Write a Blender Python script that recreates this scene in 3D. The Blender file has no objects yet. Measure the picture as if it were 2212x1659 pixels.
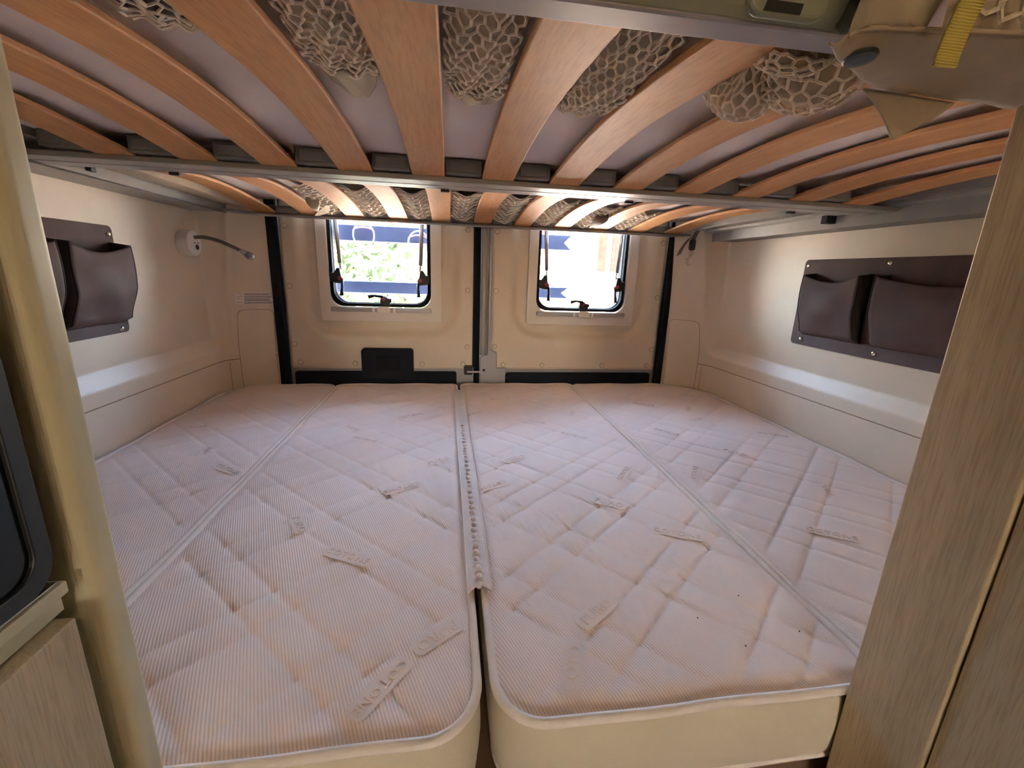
import bpy, bmesh, math, random
from mathutils import Vector, Matrix

rnd = random.Random(7)
PI = math.pi
scene = bpy.context.scene
COL = scene.collection

# ------------------------------------------------------------------ camera
F_PX = 932.0
YAW, PITCH, ROLL = 0.1506, -0.2515, 0.0363
cy, sy = math.cos(YAW), math.sin(YAW)
cp, sp = math.cos(PITCH), math.sin(PITCH)
fwd = Vector((sy * cp, cy * cp, sp))
rgt = Vector((cy, -sy, 0))
upv = rgt.cross(fwd)
cr, sr = math.cos(ROLL), math.sin(ROLL)
r2 = rgt * cr + upv * sr
u2 = upv * cr - rgt * sr
camd = bpy.data.cameras.new('camera')
camd.sensor_fit = 'HORIZONTAL'
camd.sensor_width = 36.0
camd.lens = F_PX * 36.0 / 2212.0
camd.clip_start = 0.01
camo = bpy.data.objects.new('camera', camd)
COL.objects.link(camo)
M = Matrix.Identity(4)
for i in range(3):
    M[i][0], M[i][1], M[i][2] = r2[i], u2[i], -fwd[i]
M[0][3], M[1][3], M[2][3] = -0.116, 0.0, 0.455
camo.matrix_world = M
scene.camera = camo

# ------------------------------------------------------------------ light
world = bpy.data.worlds.new('world')
scene.world = world
world.use_nodes = True
wn = world.node_tree.nodes
sky = wn.new('ShaderNodeTexSky')
sky.sky_type = 'NISHITA'
sky.sun_disc = False
sky.sun_elevation = math.radians(52)
sky.sun_rotation = math.radians(200)
sky.air_density = 1.0
sky.dust_density = 3.0
bg = wn['Background']
tint = wn.new('ShaderNodeMix')
tint.data_type = 'RGBA'
tint.blend_type = 'MULTIPLY'
tint.inputs[0].default_value = 1.0
tint.inputs[7].default_value = (1.0, 0.89, 0.79, 1)
world.node_tree.links.new(sky.outputs[0], tint.inputs[6])
world.node_tree.links.new(tint.outputs[2], bg.inputs[0])
bg.inputs[1].default_value = 1.4

sund = bpy.data.lights.new('sun', 'SUN')
sund.energy = 15.0
sund.angle = math.radians(0.6)
sund.color = (1.0, 0.88, 0.72)
suno = bpy.data.objects.new('sun', sund)
COL.objects.link(suno)
suno.rotation_euler = Vector((0.70, 0.14, -0.70)).to_track_quat('-Z', 'Y').to_euler()

vs = scene.view_settings
vs.view_transform = 'Standard'
vs.look = 'None'
vs.gamma = 1.0
vs.use_curve_mapping = False
vs.exposure = 3.66
scene.cycles.max_bounces = 10
scene.cycles.diffuse_bounces = 8
scene.cycles.transparent_max_bounces = 12
scene.cycles.sample_clamp_indirect = 20.0


# ------------------------------------------------------------------ materials
def srgb(c):
    return tuple((v / 12.92 if v <= 0.04045 else ((v + 0.055) / 1.055) ** 2.4) for v in c)


MATS = {}


class NT:
    def __init__(s, name):
        s.m = bpy.data.materials.new(name)
        s.m.use_nodes = True
        s.t = s.m.node_tree
        s.n = s.t.nodes
        s.b = s.n['Principled BSDF']

    def new(s, t, **kw):
        nd = s.n.new(t)
        for k, v in kw.items():
            setattr(nd, k, v)
        return nd

    def ln(s, a, b):
        s.t.links.new(a, b)

    def coords(s, scale=(1, 1, 1), rot=(0, 0, 0), kind='Object'):
        tc = s.new('ShaderNodeTexCoord')
        mp = s.new('ShaderNodeMapping')
        mp.inputs['Scale'].default_value = scale
        mp.inputs['Rotation'].default_value = rot
        s.ln(tc.outputs[kind], mp.inputs[0])
        return mp.outputs[0]

    def noise(s, vec, scale, detail=3, rough=0.6):
        n = s.new('ShaderNodeTexNoise')
        n.inputs['Scale'].default_value = scale
        n.inputs['Detail'].default_value = detail
        n.inputs['Roughness'].default_value = rough
        s.ln(vec, n.inputs['Vector'])
        return n.outputs[0]

    def ramp(s, fac, stops):
        r = s.new('ShaderNodeValToRGB')
        e = r.color_ramp.elements
        while len(e) < len(stops):
            e.new(0.5)
        for el, (p, c) in zip(e, stops):
            el.position = p
            el.color = (*c, 1)
        s.ln(fac, r.inputs[0])
        return r.outputs[0]

    def bump(s, h, strength=0.2, dist=0.002):
        b = s.new('ShaderNodeBump')
        b.inputs['Strength'].default_value = strength
        b.inputs['Distance'].default_value = dist
        s.ln(h, b.inputs['Height'])
        return b


def plain(name, col, rough=0.5, metal=0.0, var=0.06, nscale=12.0, bump=0.05, bscale=150.0, spec=None):
    """one-tone material with faint mottling and fine relief"""
    t = NT(name)
    v = t.coords()
    n = t.noise(v, nscale, 4)
    a = tuple(max(0, c * (1 - var)) for c in col)
    b = tuple(min(1, c * (1 + var)) for c in col)
    t.ln(t.ramp(n, [(0.3, a), (0.7, b)]), t.b.inputs['Base Color'])
    t.b.inputs['Roughness'].default_value = rough
    t.b.inputs['Metallic'].default_value = metal
    if spec is not None:
        t.b.inputs['Specular IOR Level'].default_value = spec
    if bump > 0:
        n2 = t.noise(v, bscale, 2)
        t.ln(t.bump(n2, bump, 0.001).outputs[0], t.b.inputs['Normal'])
    MATS[name] = t.m
    return t.m


plain('cream', (0.66, 0.56, 0.43), 0.45, var=0.03, bump=0.06, bscale=400)
plain('cream_white', (0.68, 0.62, 0.55), 0.4, var=0.02, bump=0.02)
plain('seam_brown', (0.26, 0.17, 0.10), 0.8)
plain('rubber', (0.009, 0.011, 0.016), 0.85, spec=0.25)
plain('dark_plastic', (0.009, 0.010, 0.017), 0.75, bump=0.15, bscale=500, spec=0.25)
plain('grey_metal', (0.33, 0.31, 0.31), 0.38, metal=0.35, var=0.03)
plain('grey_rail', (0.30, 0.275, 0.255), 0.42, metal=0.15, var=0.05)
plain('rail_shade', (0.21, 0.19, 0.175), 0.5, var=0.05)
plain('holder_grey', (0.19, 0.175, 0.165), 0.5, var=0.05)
plain('body_white', (0.62, 0.62, 0.62), 0.35, var=0.02)
plain('fascia_green', (0.25, 0.26, 0.19), 0.5, var=0.05, bump=0.1)
plain('fascia_dark', (0.07, 0.075, 0.05), 0.55, var=0.08)
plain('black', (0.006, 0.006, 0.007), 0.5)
plain('chrome', (0.75, 0.74, 0.72), 0.18, metal=1.0, var=0.02, bump=0)
plain('brass_rivet', (0.80, 0.74, 0.64), 0.22, metal=1.0, var=0.02, bump=0)
plain('red_button', (0.28, 0.02, 0.03), 0.4)
plain('white_plastic', (0.78, 0.74, 0.70), 0.4, var=0.02, bump=0)
plain('gooseneck', (0.20, 0.17, 0.13), 0.35, metal=0.6)
plain('sheet_lilac', (0.66, 0.58, 0.56), 0.9, var=0.05, nscale=5, bump=0.25, bscale=700)
plain('cloth_beige', (0.42, 0.35, 0.265), 0.95, var=0.06, nscale=30, bump=0.4, bscale=900)
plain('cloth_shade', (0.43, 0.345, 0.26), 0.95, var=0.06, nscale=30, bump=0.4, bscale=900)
plain('net_cotton', (0.74, 0.64, 0.53), 0.95, var=0.08, nscale=60, bump=0.5, bscale=1200)
plain('piping_cloth', (0.70, 0.62, 0.545), 0.9, var=0.03, nscale=30, bump=0.4, bscale=900)
plain('border_cloth', (0.56, 0.485, 0.35), 0.9, var=0.03, nscale=8, bump=0.3, bscale=700)
plain('strip_cloth', (0.60, 0.52, 0.47), 0.75, var=0.05, nscale=30, bump=0.3)
plain('brown_leather', (0.090, 0.047, 0.041), 0.72, var=0.15, nscale=18, bump=0.35, bscale=600)
plain('brown_dark', (0.030, 0.018, 0.016), 0.75, var=0.2, nscale=18, bump=0.3, bscale=600)
plain('strap_brown', (0.16, 0.12, 0.11), 0.8, bump=0.4, bscale=1200)
plain('sticker', (0.72, 0.66, 0.62), 0.5, var=0.01, bump=0)
plain('ink', (0.05, 0.04, 0.05), 0.6)
plain('ink_red', (0.30, 0.08, 0.07), 0.6)
plain('post_cream', (0.46, 0.41, 0.27), 0.4, var=0.05, nscale=6, bump=0.05)
plain('bedbase_ply', (0.16, 0.09, 0.05), 0.7)
plain('van_floor', (0.20, 0.13, 0.08), 0.6)
plain('ceiling_felt', (0.60, 0.56, 0.48), 0.9)
plain('gravel', (0.44, 0.38, 0.31), 0.95, var=0.25, nscale=3, bump=0.5, bscale=40)
plain('sandy', (0.62, 0.42, 0.20), 0.95, var=0.2, nscale=3)
plain('bark', (0.12, 0.08, 0.05), 0.9)
plain('leaf', (0.050, 0.075, 0.036), 0.9, var=0.4, nscale=2, spec=0.1)
plain('red_wood', (0.050, 0.0125, 0.010), 0.95, var=0.2, spec=0.0)
plain('house_wall', (0.75, 0.68, 0.58), 0.8)
plain('rack_blue', (0.035, 0.050, 0.110), 0.45, metal=0.0)
plain('loop_white', (0.60, 0.58, 0.60), 0.3)
plain('loop_pink', (0.55, 0.18, 0.25), 0.4)
plain('snap_grey', (0.035, 0.042, 0.036), 0.35)
plain('yellow_tape_base', (0.62, 0.52, 0.12), 0.8)

# glossy dark glass of the cabinet appliance
plain('appliance_black', (0.004, 0.008, 0.010), 0.12, var=0.3, bump=0, spec=0.35)


def webbing(name, col, per=0.0015):
    t = NT(name)
    v = t.coords((1, 1, 1))
    w = t.new('ShaderNodeTexWave')
    w.bands_direction = 'Z'
    w.inputs['Scale'].default_value = 0.314 / per
    w.inputs['Distortion'].default_value = 1.5
    t.ln(v, w.inputs['Vector'])
    t.ln(t.ramp(w.outputs[1], [(0.1, tuple(c * 0.72 for c in col)), (0.7, col)]), t.b.inputs['Base Color'])
    t.b.inputs['Roughness'].default_value = 0.8
    t.ln(t.bump(w.outputs[1], 0.6, 0.0008).outputs[0], t.b.inputs['Normal'])
    MATS[name] = t.m


webbing('yellow_tape', (0.66, 0.54, 0.13))


def wood(name, c1, c2, c3, along='Y', stretch=0.06, scale=14, rough=0.45, pores=0.3):
    t = NT(name)
    sc = {'Y': (1, stretch, 1), 'Z': (1, 1, stretch)}[along]
    tc = t.new('ShaderNodeTexCoord')
    oi = t.new('ShaderNodeObjectInfo')
    add = t.new('ShaderNodeVectorMath', operation='MULTIPLY_ADD')
    comb = t.new('ShaderNodeCombineXYZ')
    for k in range(3):
        t.ln(oi.outputs['Random'], comb.inputs[k])
    add.inputs[1].default_value = (7.3, 5.1, 3.7)
    t.ln(comb.outputs[0], add.inputs[0])
    t.ln(tc.outputs['Object'], add.inputs[2])
    mp = t.new('ShaderNodeMapping')
    mp.inputs['Scale'].default_value = sc
    t.ln(add.outputs[0], mp.inputs[0])
    n = t.noise(mp.outputs[0], scale, 6, 0.62)
    col = t.ramp(n, [(0.28, c1), (0.5, c2), (0.74, c3)])
    n2 = t.noise(mp.outputs[0], scale * 22, 2, 0.5)
    mix = t.new('ShaderNodeMix', data_type='RGBA', blend_type='MULTIPLY')
    mix.inputs[0].default_value = pores
    t.ln(col, mix.inputs[6])
    t.ln(t.ramp(n2, [(0.35, (0.55, 0.5, 0.45)), (0.55, (1, 1, 1))]), mix.inputs[7])
    t.ln(mix.outputs[2], t.b.inputs['Base Color'])
    t.b.inputs['Roughness'].default_value = rough
    t.ln(t.bump(n2, 0.12, 0.0008).outputs[0], t.b.inputs['Normal'])
    MATS[name] = t.m


wood('beech', (0.42, 0.180, 0.058), (0.53, 0.250, 0.090), (0.60, 0.315, 0.130), rough=0.6)
wood('pale_oak', (0.36, 0.275, 0.165), (0.44, 0.345, 0.22), (0.50, 0.40, 0.27), along='Z', stretch=0.05, scale=26, rough=0.5, pores=0.35)


def ribbed(name, col, per, ang):
    """quilted mattress ticking: fine diagonal ribs"""
    t = NT(name)
    v = t.coords(rot=(0, 0, -math.radians(ang - 90)))
    w = t.new('ShaderNodeTexWave')
    w.bands_direction = 'X'
    w.inputs['Scale'].default_value = 0.314 / per
    w.inputs['Distortion'].default_value = 0.6
    w.inputs['Detail'].default_value = 1.0
    w.inputs['Detail Scale'].default_value = 0.15
    t.ln(v, w.inputs['Vector'])
    n = t.noise(v, 9, 3)
    base = t.ramp(n, [(0.3, tuple(c * 0.96 for c in col)), (0.7, tuple(min(1, c * 1.03) for c in col))])
    mix = t.new('ShaderNodeMix', data_type='RGBA', blend_type='MULTIPLY')
    mix.inputs[0].default_value = 1.0
    t.ln(base, mix.inputs[6])
    t.ln(t.ramp(w.outputs[1], [(0.05, (0.80, 0.77, 0.77)), (0.6, (1, 1, 1))]), mix.inputs[7])
    t.ln(mix.outputs[2], t.b.inputs['Base Color'])
    t.b.inputs['Roughness'].default_value = 0.85
    t.b.inputs['Sheen Weight'].default_value = 0.15
    t.ln(t.bump(w.outputs[1], 0.45, 0.0007).outputs[0], t.b.inputs['Normal'])
    MATS[name] = t.m


TICK = (0.77, 0.65, 0.585)
ribbed('ticking', TICK, 0.0036, 112)
plain('tick_plain', tuple(c * 0.90 for c in TICK), 0.8, var=0.02, bump=0.1, bscale=900)

# window glass: clear acrylic, mostly transmitting with a weak mirror reflection
gt = NT('window_glass')
gt.n.remove(gt.b)
tr = gt.new('ShaderNodeBsdfTransparent')
tr.inputs[0].default_value = (0.93, 0.96, 0.98, 1)
gl = gt.new('ShaderNodeBsdfGlossy')
gl.inputs['Roughness'].default_value = 0.03
lw = gt.new('ShaderNodeLayerWeight')
lw.inputs[0].default_value = 0.25
mx = gt.new('ShaderNodeMixShader')
gt.ln(lw.outputs['Fresnel'], mx.inputs[0])
gt.ln(tr.outputs[0], mx.inputs[1])
gt.ln(gl.outputs[0], mx.inputs[2])
gt.ln(mx.outputs[0], gt.n['Material Output'].inputs[0])
MATS['window_glass'] = gt.m

ct = NT('clear_plastic')
ct.b.inputs['Base Color'].default_value = (0.75, 0.75, 0.76, 1)
ct.b.inputs['Roughness'].default_value = 0.08
ct.b.inputs['Transmission Weight'].default_value = 0.75
MATS['clear_plastic'] = ct.m


# ------------------------------------------------------------------ mesh helpers
class MB:
    def __init__(s):
        s.v, s.f = [], []

    def add(s, vs_, fs):
        o = len(s.v)
        s.v += [tuple(v) for v in vs_]
        s.f += [tuple(i + o for i in f) for f in fs]
        return s

    def box(s, x0, x1, y0, y1, z0, z1):
        v = [(x, y, z) for x in (x0, x1) for y in (y0, y1) for z in (z0, z1)]
        return s.add(v, [(0, 1, 3, 2), (4, 6, 7, 5), (0, 4, 5, 1), (2, 3, 7, 6), (0, 2, 6, 4), (1, 5, 7, 3)])

    def prism(s, poly, d, map_):
        """poly: 2d outline; d=(a,b) extrusion range; map_(p,q,t) -> xyz"""
        n = len(poly)
        v = [map_(p, q, d[0]) for p, q in poly] + [map_(p, q, d[1]) for p, q in poly]
        f = [tuple(range(n)), tuple(range(2 * n - 1, n - 1, -1))]
        f += [(i, i + n, (i + 1) % n + n, (i + 1) % n) for i in range(n)]
        return s.add(v, f)

    def tube(s, pts, r, seg=8, closed=False, caps=True):
        pts = [Vector(p) for p in pts]
        n = len(pts)
        rr = r if isinstance(r, (list, tuple)) else [r] * n
        ref = None
        rings = []
        for i, p in enumerate(pts):
            if closed:
                tg = pts[(i + 1) % n] - pts[i - 1]
            else:
                tg = pts[min(i + 1, n - 1)] - pts[max(i - 1, 0)]
            tg.normalize()
            if ref is None:
                ref = Vector((0, 0, 1)) if abs(tg.z) < 0.9 else Vector((1, 0, 0))
            a = (ref - tg * ref.dot(tg))
            if a.length < 1e-6:
                a = tg.orthogonal()
            a.normalize()
            ref = a
            b = tg.cross(a)
            rings.append([p + (a * math.cos(2 * PI * k / seg) + b * math.sin(2 * PI * k / seg)) * rr[i] for k in range(seg)])
        v = [q for ring in rings for q in ring]
        f = []
        for i in range(n if closed else n - 1):
            j = (i + 1) % n
            for k in range(seg):
                f.append((i * seg + k, i * seg + (k + 1) % seg, j * seg + (k + 1) % seg, j * seg + k))
        if not closed and caps:
            f.append(tuple(range(seg - 1, -1, -1)))
            f.append(tuple((n - 1) * seg + k for k in range(seg)))
        return s.add(v, f)

    def grid(s, us, ws, fn, skip=None, flip=False):
        nu, nw = len(us), len(ws)
        v = [fn(u, w) for u in us for w in ws]
        f = []
        for i in range(nu - 1):
            for j in range(nw - 1):
                if skip and skip((us[i] + us[i + 1]) / 2, (ws[j] + ws[j + 1]) / 2):
                    continue
                q = (i * nw + j, (i + 1) * nw + j, (i + 1) * nw + j + 1, i * nw + j + 1)
                f.append(q[::-1] if flip else q)
        return s.add(v, f)

    def lathe(s, prof, seg, org, axis):
        """prof: list of (r, h) along axis from org"""
        ax = Vector(axis).normalized()
        a = ax.orthogonal().normalized()
        b = ax.cross(a)
        org = Vector(org)
        v = []
        for r, h in prof:
            for k in range(seg):
                t = 2 * PI * k / seg
                v.append(org + ax * h + (a * math.cos(t) + b * math.sin(t)) * r)
        f = []
        for i in range(len(prof) - 1):
            for k in range(seg):
                f.append((i * seg + k, i * seg + (k + 1) % seg, (i + 1) * seg + (k + 1) % seg, (i + 1) * seg + k))
        f.append(tuple(range(seg - 1, -1, -1)))
        f.append(tuple((len(prof) - 1) * seg + k for k in range(seg)))
        return s.add(v, f)

    def mesh(s, name, mat, smooth=False):
        me = bpy.data.meshes.new(name)
        me.from_pydata(s.v, [], s.f)
        me.validate()
        bm = bmesh.new()
        bm.from_mesh(me)
        bmesh.ops.recalc_face_normals(bm, faces=bm.faces)
        bm.to_mesh(me)
        bm.free()
        me.materials.append(MATS[mat])
        if smooth:
            for p in me.polygons:
                p.use_smooth = True
        return me

    def build(s, name, mat, parent=None, smooth=False, bevel=0, seg=2, solid=0, auto=None):
        o = bpy.data.objects.new(name, s.mesh(name, mat, smooth))
        COL.objects.link(o)
        if parent:
            o.parent = parent
        if solid:
            md = o.modifiers.new('thickness', 'SOLIDIFY')
            md.thickness = solid
            md.offset = 0
        if bevel:
            md = o.modifiers.new('bevel', 'BEVEL')
            md.width = bevel
            md.segments = seg
            md.limit_method = 'ANGLE'
            md.angle_limit = math.radians(40)
            if smooth:
                md.harden_normals = False
        return o


def tag(o, label, cat, group=None, kind=None):
    o['label'] = label
    o['category'] = cat
    if group:
        o['group'] = group
    if kind:
        o['kind'] = kind
    return o


def thing(name, label, cat, loc=(0, 0, 0), group=None, kind=None):
    o = bpy.data.objects.new(name, None)
    o.empty_display_size = 0.05
    COL.objects.link(o)
    o.location = (0, 0, 0)
    return tag(o, label, cat, group, kind)


def copyobj(o, parent=None, loc=None):
    c = o.copy()
    COL.objects.link(c)
    c.parent = parent
    if loc is not None:
        c.location = loc
    return c


def lin(a, b, n):
    return [a + (b - a) * i / (n - 1) for i in range(n)]


def sstep(a, b, x):
    t = max(0.0, min(1.0, (x - a) / (b - a)))
    return t * t * (3 - 2 * t)


def sd_rr(x, y, x0, x1, y0, y1, r):
    """signed distance to a rounded rectangle (negative inside)"""
    cx, cy_ = (x0 + x1) / 2, (y0 + y1) / 2
    qx = abs(x - cx) - (x1 - x0) / 2 + r
    qy = abs(y - cy_) - (y1 - y0) / 2 + r
    return math.hypot(max(qx, 0), max(qy, 0)) + min(max(qx, qy), 0) - r


def rrect(x0, x1, y0, y1, r, n=6):
    rs = r if isinstance(r, (list, tuple)) else [r] * 4   # corners: x1y1, x0y1, x0y0, x1y0
    pts = []
    for (cx, cy_, a0, rr) in ((x1 - rs[0], y1 - rs[0], 0, rs[0]), (x0 + rs[1], y1 - rs[1], 90, rs[1]),
                              (x0 + rs[2], y0 + rs[2], 180, rs[2]), (x1 - rs[3], y0 + rs[3], 270, rs[3])):
        for k in range(n + 1):
            a = math.radians(a0 + 90 * k / n)
            pts.append((cx + rr * math.cos(a), cy_ + rr * math.sin(a)))
    return pts


def catmull(pts, n):
    P = [Vector(p) for p in pts]
    P = [P[0] * 2 - P[1]] + P + [P[-1] * 2 - P[-2]]
    out = []
    for i in range(1, len(P) - 2):
        for k in range(n):
            t = k / n
            a, b, c, d = P[i - 1], P[i], P[i + 1], P[i + 2]
            out.append(0.5 * ((2 * b) + (c - a) * t + (2 * a - 5 * b + 4 * c - d) * t * t + (3 * b - a - 3 * c + d) * t ** 3))
    out.append(P[-2])
    return out


def ring_prism(mb, outer, inner, d, map_):
    """frame between two outlines with the same point count"""
    n = len(outer)
    v = []
    for t in d:
        v += [map_(p, q, t) for p, q in outer] + [map_(p, q, t) for p, q in inner]
    f = []
    for i in range(n):
        j = (i + 1) % n
        f.append((i, j, n + j, n + i))
        f.append((2 * n + i, 3 * n + i, 3 * n + j, 2 * n + j))
        f.append((i, 2 * n + i, 2 * n + j, j))
        f.append((n + i, n + j, 3 * n + j, 3 * n + i))
    return mb.add(v, f)


XZ = lambda p, q, t: (p, t, q)      # outline in x,z extruded along y
YZ = lambda p, q, t: (t, p, q)      # outline in y,z extruded along x
XY = lambda p, q, t: (p, q, t)

# =================================================================== THE SETTING
# ---- outside ground
g = MB().box(-40, 40, -30, 60, -1.6, -1.45).build('ground', 'gravel')
tag(g, 'pale gravel ground outside behind the van', 'ground', kind='structure')

# ---- van floor, roof, front shell
fl = MB().box(-1.06, 1.08, -3.4, 1.78, -0.90, -0.85).build('floor', 'van_floor')
tag(fl, 'brown floor of the van under the beds', 'floor', kind='structure')
ce = MB().box(-1.06, 1.08, -3.42, 1.88, 1.20, 1.25).build('ceiling', 'ceiling_felt')
tag(ce, 'cream felt ceiling above the upper bunk', 'ceiling', kind='structure')
wf = MB()
wf.box(-1.06, -1.04, -3.4, 0.45, -0.85, 1.20)
wl_front = wf.build('wall_front_left', 'cream')
tag(wl_front, 'cream side wall of the van beside the cabinet', 'wall', kind='structure')
wf = MB()
wf.box(1.06, 1.08, -3.4, 0.45, -0.85, 1.20)
wr_front = wf.build('wall_front_right', 'cream')
tag(wr_front, 'cream side wall of the van beside the oak cabinet', 'wall', kind='structure')
wf = MB()
wf.box(-1.06, 1.08, -3.42, -3.38, -0.85, 0.45)
wf.box(-1.06, 1.08, -3.42, -3.38, 0.68, 1.20)
wf.box(-1.06, -0.32, -3.42, -3.38, 0.45, 0.68)
wf.box(0.32, 1.08, -3.42, -3.38, 0.45, 0.68)
wcab = wf.build('wall_front', 'cream')  # opening in this unseen wall is added and sized for front fill light
tag(wcab, 'cream unseen front wall of the van with an opening added for fill light', 'wall', kind='structure')


# ---- moulded side walls
def softclamp(t, e=0.10):
    if t <= -e:
        return 0.0
    if t < e:
        return (t + e) ** 2 / (4 * e)
    if t < 1 - e:
        return t
    return 1 - (1 + e - t) ** 2 / (4 * e) if t < 1 + e else 1.0


class WallPath:
    def __init__(s, pts, side, taper, depth, yend, sgn_z0=0.0):
        c = catmull([(x, y, 0) for x, y in pts], 40)
        s.p = [(q.x, q.y) for q in c]
        s.L = [0.0]
        for i in range(1, len(s.p)):
            s.L.append(s.L[-1] + math.hypot(s.p[i][0] - s.p[i - 1][0], s.p[i][1] - s.p[i - 1][1]))
        s.side, s.taper, s.depth, s.yend = side, taper, depth, yend

    def at(s, u):
        import bisect
        i = max(1, min(len(s.L) - 1, bisect.bisect_left(s.L, u)))
        t = (u - s.L[i - 1]) / max(1e-9, s.L[i] - s.L[i - 1])
        a, b = s.p[i - 1], s.p[i]
        x, y = a[0] + (b[0] - a[0]) * t, a[1] + (b[1] - a[1]) * t
        dx, dy = b[0] - a[0], b[1] - a[1]
        l = math.hypot(dx, dy) or 1
        nx, ny = (dy / l, -dx / l)
        if nx * -s.side < -1e-6 or (abs(nx) < 0.2 and ny > 0):
            nx, ny = -nx, -ny
        return x, y, nx, ny

    def u_of_y(s, yy):
        for i, (x, y) in enumerate(s.p):
            if y >= yy:
                return s.L[i]
        return s.L[-1]

    def surf(s, u, z, off=0.0):
        x, y, nx, ny = s.at(u)
        zz = max(0.0, min(0.75, z) - 0.15)
        tx = -s.side * s.taper * (math.sqrt(zz * zz + 0.0004) - 0.02 + (zz > 0) * 0.0)
        w = sstep(1.80, 1.66, y)
        x += tx * (0.35 + 0.65 * w)
        # big recess: long sloping end towards the pillar, short step below, rounded corner
        ky = min(1.0, (s.yend - y) / 0.045)
        kz = min(1.0, (z - 0.150) / 0.040)
        k = 1 - math.hypot(1 - ky, 1 - kz)
        k = softclamp(k) / 0.975
        dp = max(0.022, s.depth + s.taper * (math.sqrt(zz * zz + 0.0004) - 0.02))
        x += nx * (-dp * k) + nx * off
        y += ny * (-dp * k) + ny * off
        return (x, y, z)


WL = WallPath([(-0.935, 0.40), (-0.935, 1.1), (-0.935, 1.55), (-0.933, 1.66), (-0.920, 1.705), (-0.884, 1.733), (-0.772, 1.792)], -1, 0.118, 0.020, 1.708)
WR = WallPath([(0.972, 0.40), (0.972, 1.1), (0.972, 1.50), (0.970, 1.61), (0.957, 1.660), (0.924, 1.700), (0.828, 1.790)], 1, 0.160, 0.004, 1.665)


def build_wall(W, name, label):
    L = W.L[-1]
    u1 = W.u_of_y(1.58)
    us = lin(0, u1, 60) + lin(u1, L, 110)[1:]
    zs = [-0.86, -0.4, -0.15] + lin(-0.10, 0.24, 120) + lin(0.24, 0.72, 40)[1:] + [0.8, 1.0, 1.2]
    o = MB().grid(us, zs, lambda u, z: W.surf(u, z)).build(name, 'cream', smooth=True)
    tag(o, label, 'wall', kind='structure')
    # seam between upper and lower lining, just above the mattress
    ue = W.u_of_y(1.735)
    mb = MB()
    uu = lin(0, ue, 60)
    mb.grid(uu, [0, 1], lambda u, w: W.surf(u, 0.104 + 0.014 * (1 - u / ue) + w * 0.0028, 0.0012))
    mb.build('lining_seam', 'seam_brown', o)
    return o


wall_l = build_wall(WL, 'wall_left', 'cream moulded side wall behind the single visible brown pocket')
wall_r = build_wall(WR, 'wall_right', 'cream moulded side wall behind the wide brown two-pocket organiser')


def shell_patch(W, u0, u1, z0, z1, r, off, nu=24, nz=30):
    """surface patch with a rounded outline following the wall"""
    mb = MB()

    def fn(a, b):
        z = z0 + (z1 - z0) * b
        # narrow the row at rounded top corners
        dz = z1 - z
        ins = 0.0
        if dz < r:
            ins = r - math.sqrt(max(0, r * r - (r - dz) ** 2))
        ua, ub = u0 + ins, u1 - ins
        return W.surf(ua + (ub - ua) * a, z, off)
    bs = lin(0, 0.86, 14) + [1 - (1 - 0.86) * (1 - math.sin(t)) for t in lin(0.1, PI / 2, 12)]
    mb.grid(lin(0, 1, nu), bs, fn)
    return mb


def wall_cover(W, wall, u0, u1, z1):
    sh = shell_patch(W, u0 - 0.0016, u1 + 0.0016, -0.06, z1 + 0.0016, 0.022, 0.0008)
    sh.build('cover_gap', 'seam_brown', wall)
    sh = shell_patch(W, u0, u1, -0.06, z1, 0.021, 0.0022)
    c = sh.build('access_cover', 'cream', wall, smooth=True)
    for uu in (u0 + 0.022, u1 - 0.022):
        p = Vector(W.surf(uu, 0.085, 0.0022))
        x, y, nx, ny = W.at(uu)
        MB().lathe([(0.0045, 0), (0.0045, 0.0012), (0.003, 0.0018)], 12, p, (nx, ny, 0)).build('cover_screw', 'cream', c)


def wall_screw(W, wall, u, z, r=0.005, name='lining_screw'):
    p = Vector(W.surf(u, z, -0.0005))
    x, y, nx, ny = W.at(u)
    MB().lathe([(r, 0), (r, 0.0018), (r * 0.7, 0.003)], 14, p, (nx, ny, 0)).build(name, 'cream_white', wall, smooth=False)


Ll, Lr = WL.L[-1], WR.L[-1]
wall_cover(WL, wall_l, Ll - 0.137, Ll - 0.016, 0.288)
wall_cover(WR, wall_r, Lr - 0.155, Lr - 0.024, 0.285)
# short seams at the covers' sides
for W, wall, s in ((WL, wall_l, 1), (WR, wall_r, 1)):
    L = W.L[-1]
    MB().grid(lin(L - 0.021, L - 0.001, 4), [0, 1], lambda u, w: W.surf(u, 0.108 + w * 0.0022, 0.0012)).build('lining_seam', 'seam_brown', wall)
    MB().grid([0, 1], lin(-0.06, 0.098, 8), lambda u, w: W.surf(L - 0.176 + u * 0.0018, w, 0.0012)).build('lining_seam', 'seam_brown', wall)
for W, wall, ys in ((WL, wall_l, 1.365), (WR, wall_r, 1.345)):
    wall_screw(W, wall, W.u_of_y(ys), 0.135)
    wall_screw(W, wall, W.L[-1] - 0.168, 0.118, 0.0035)
    wall_screw(W, wall, W.L[-1] - 0.168, 0.090, 0.0035)
    wall_screw(W, wall, W.L[-1] - 0.016, 0.120, 0.003)

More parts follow.
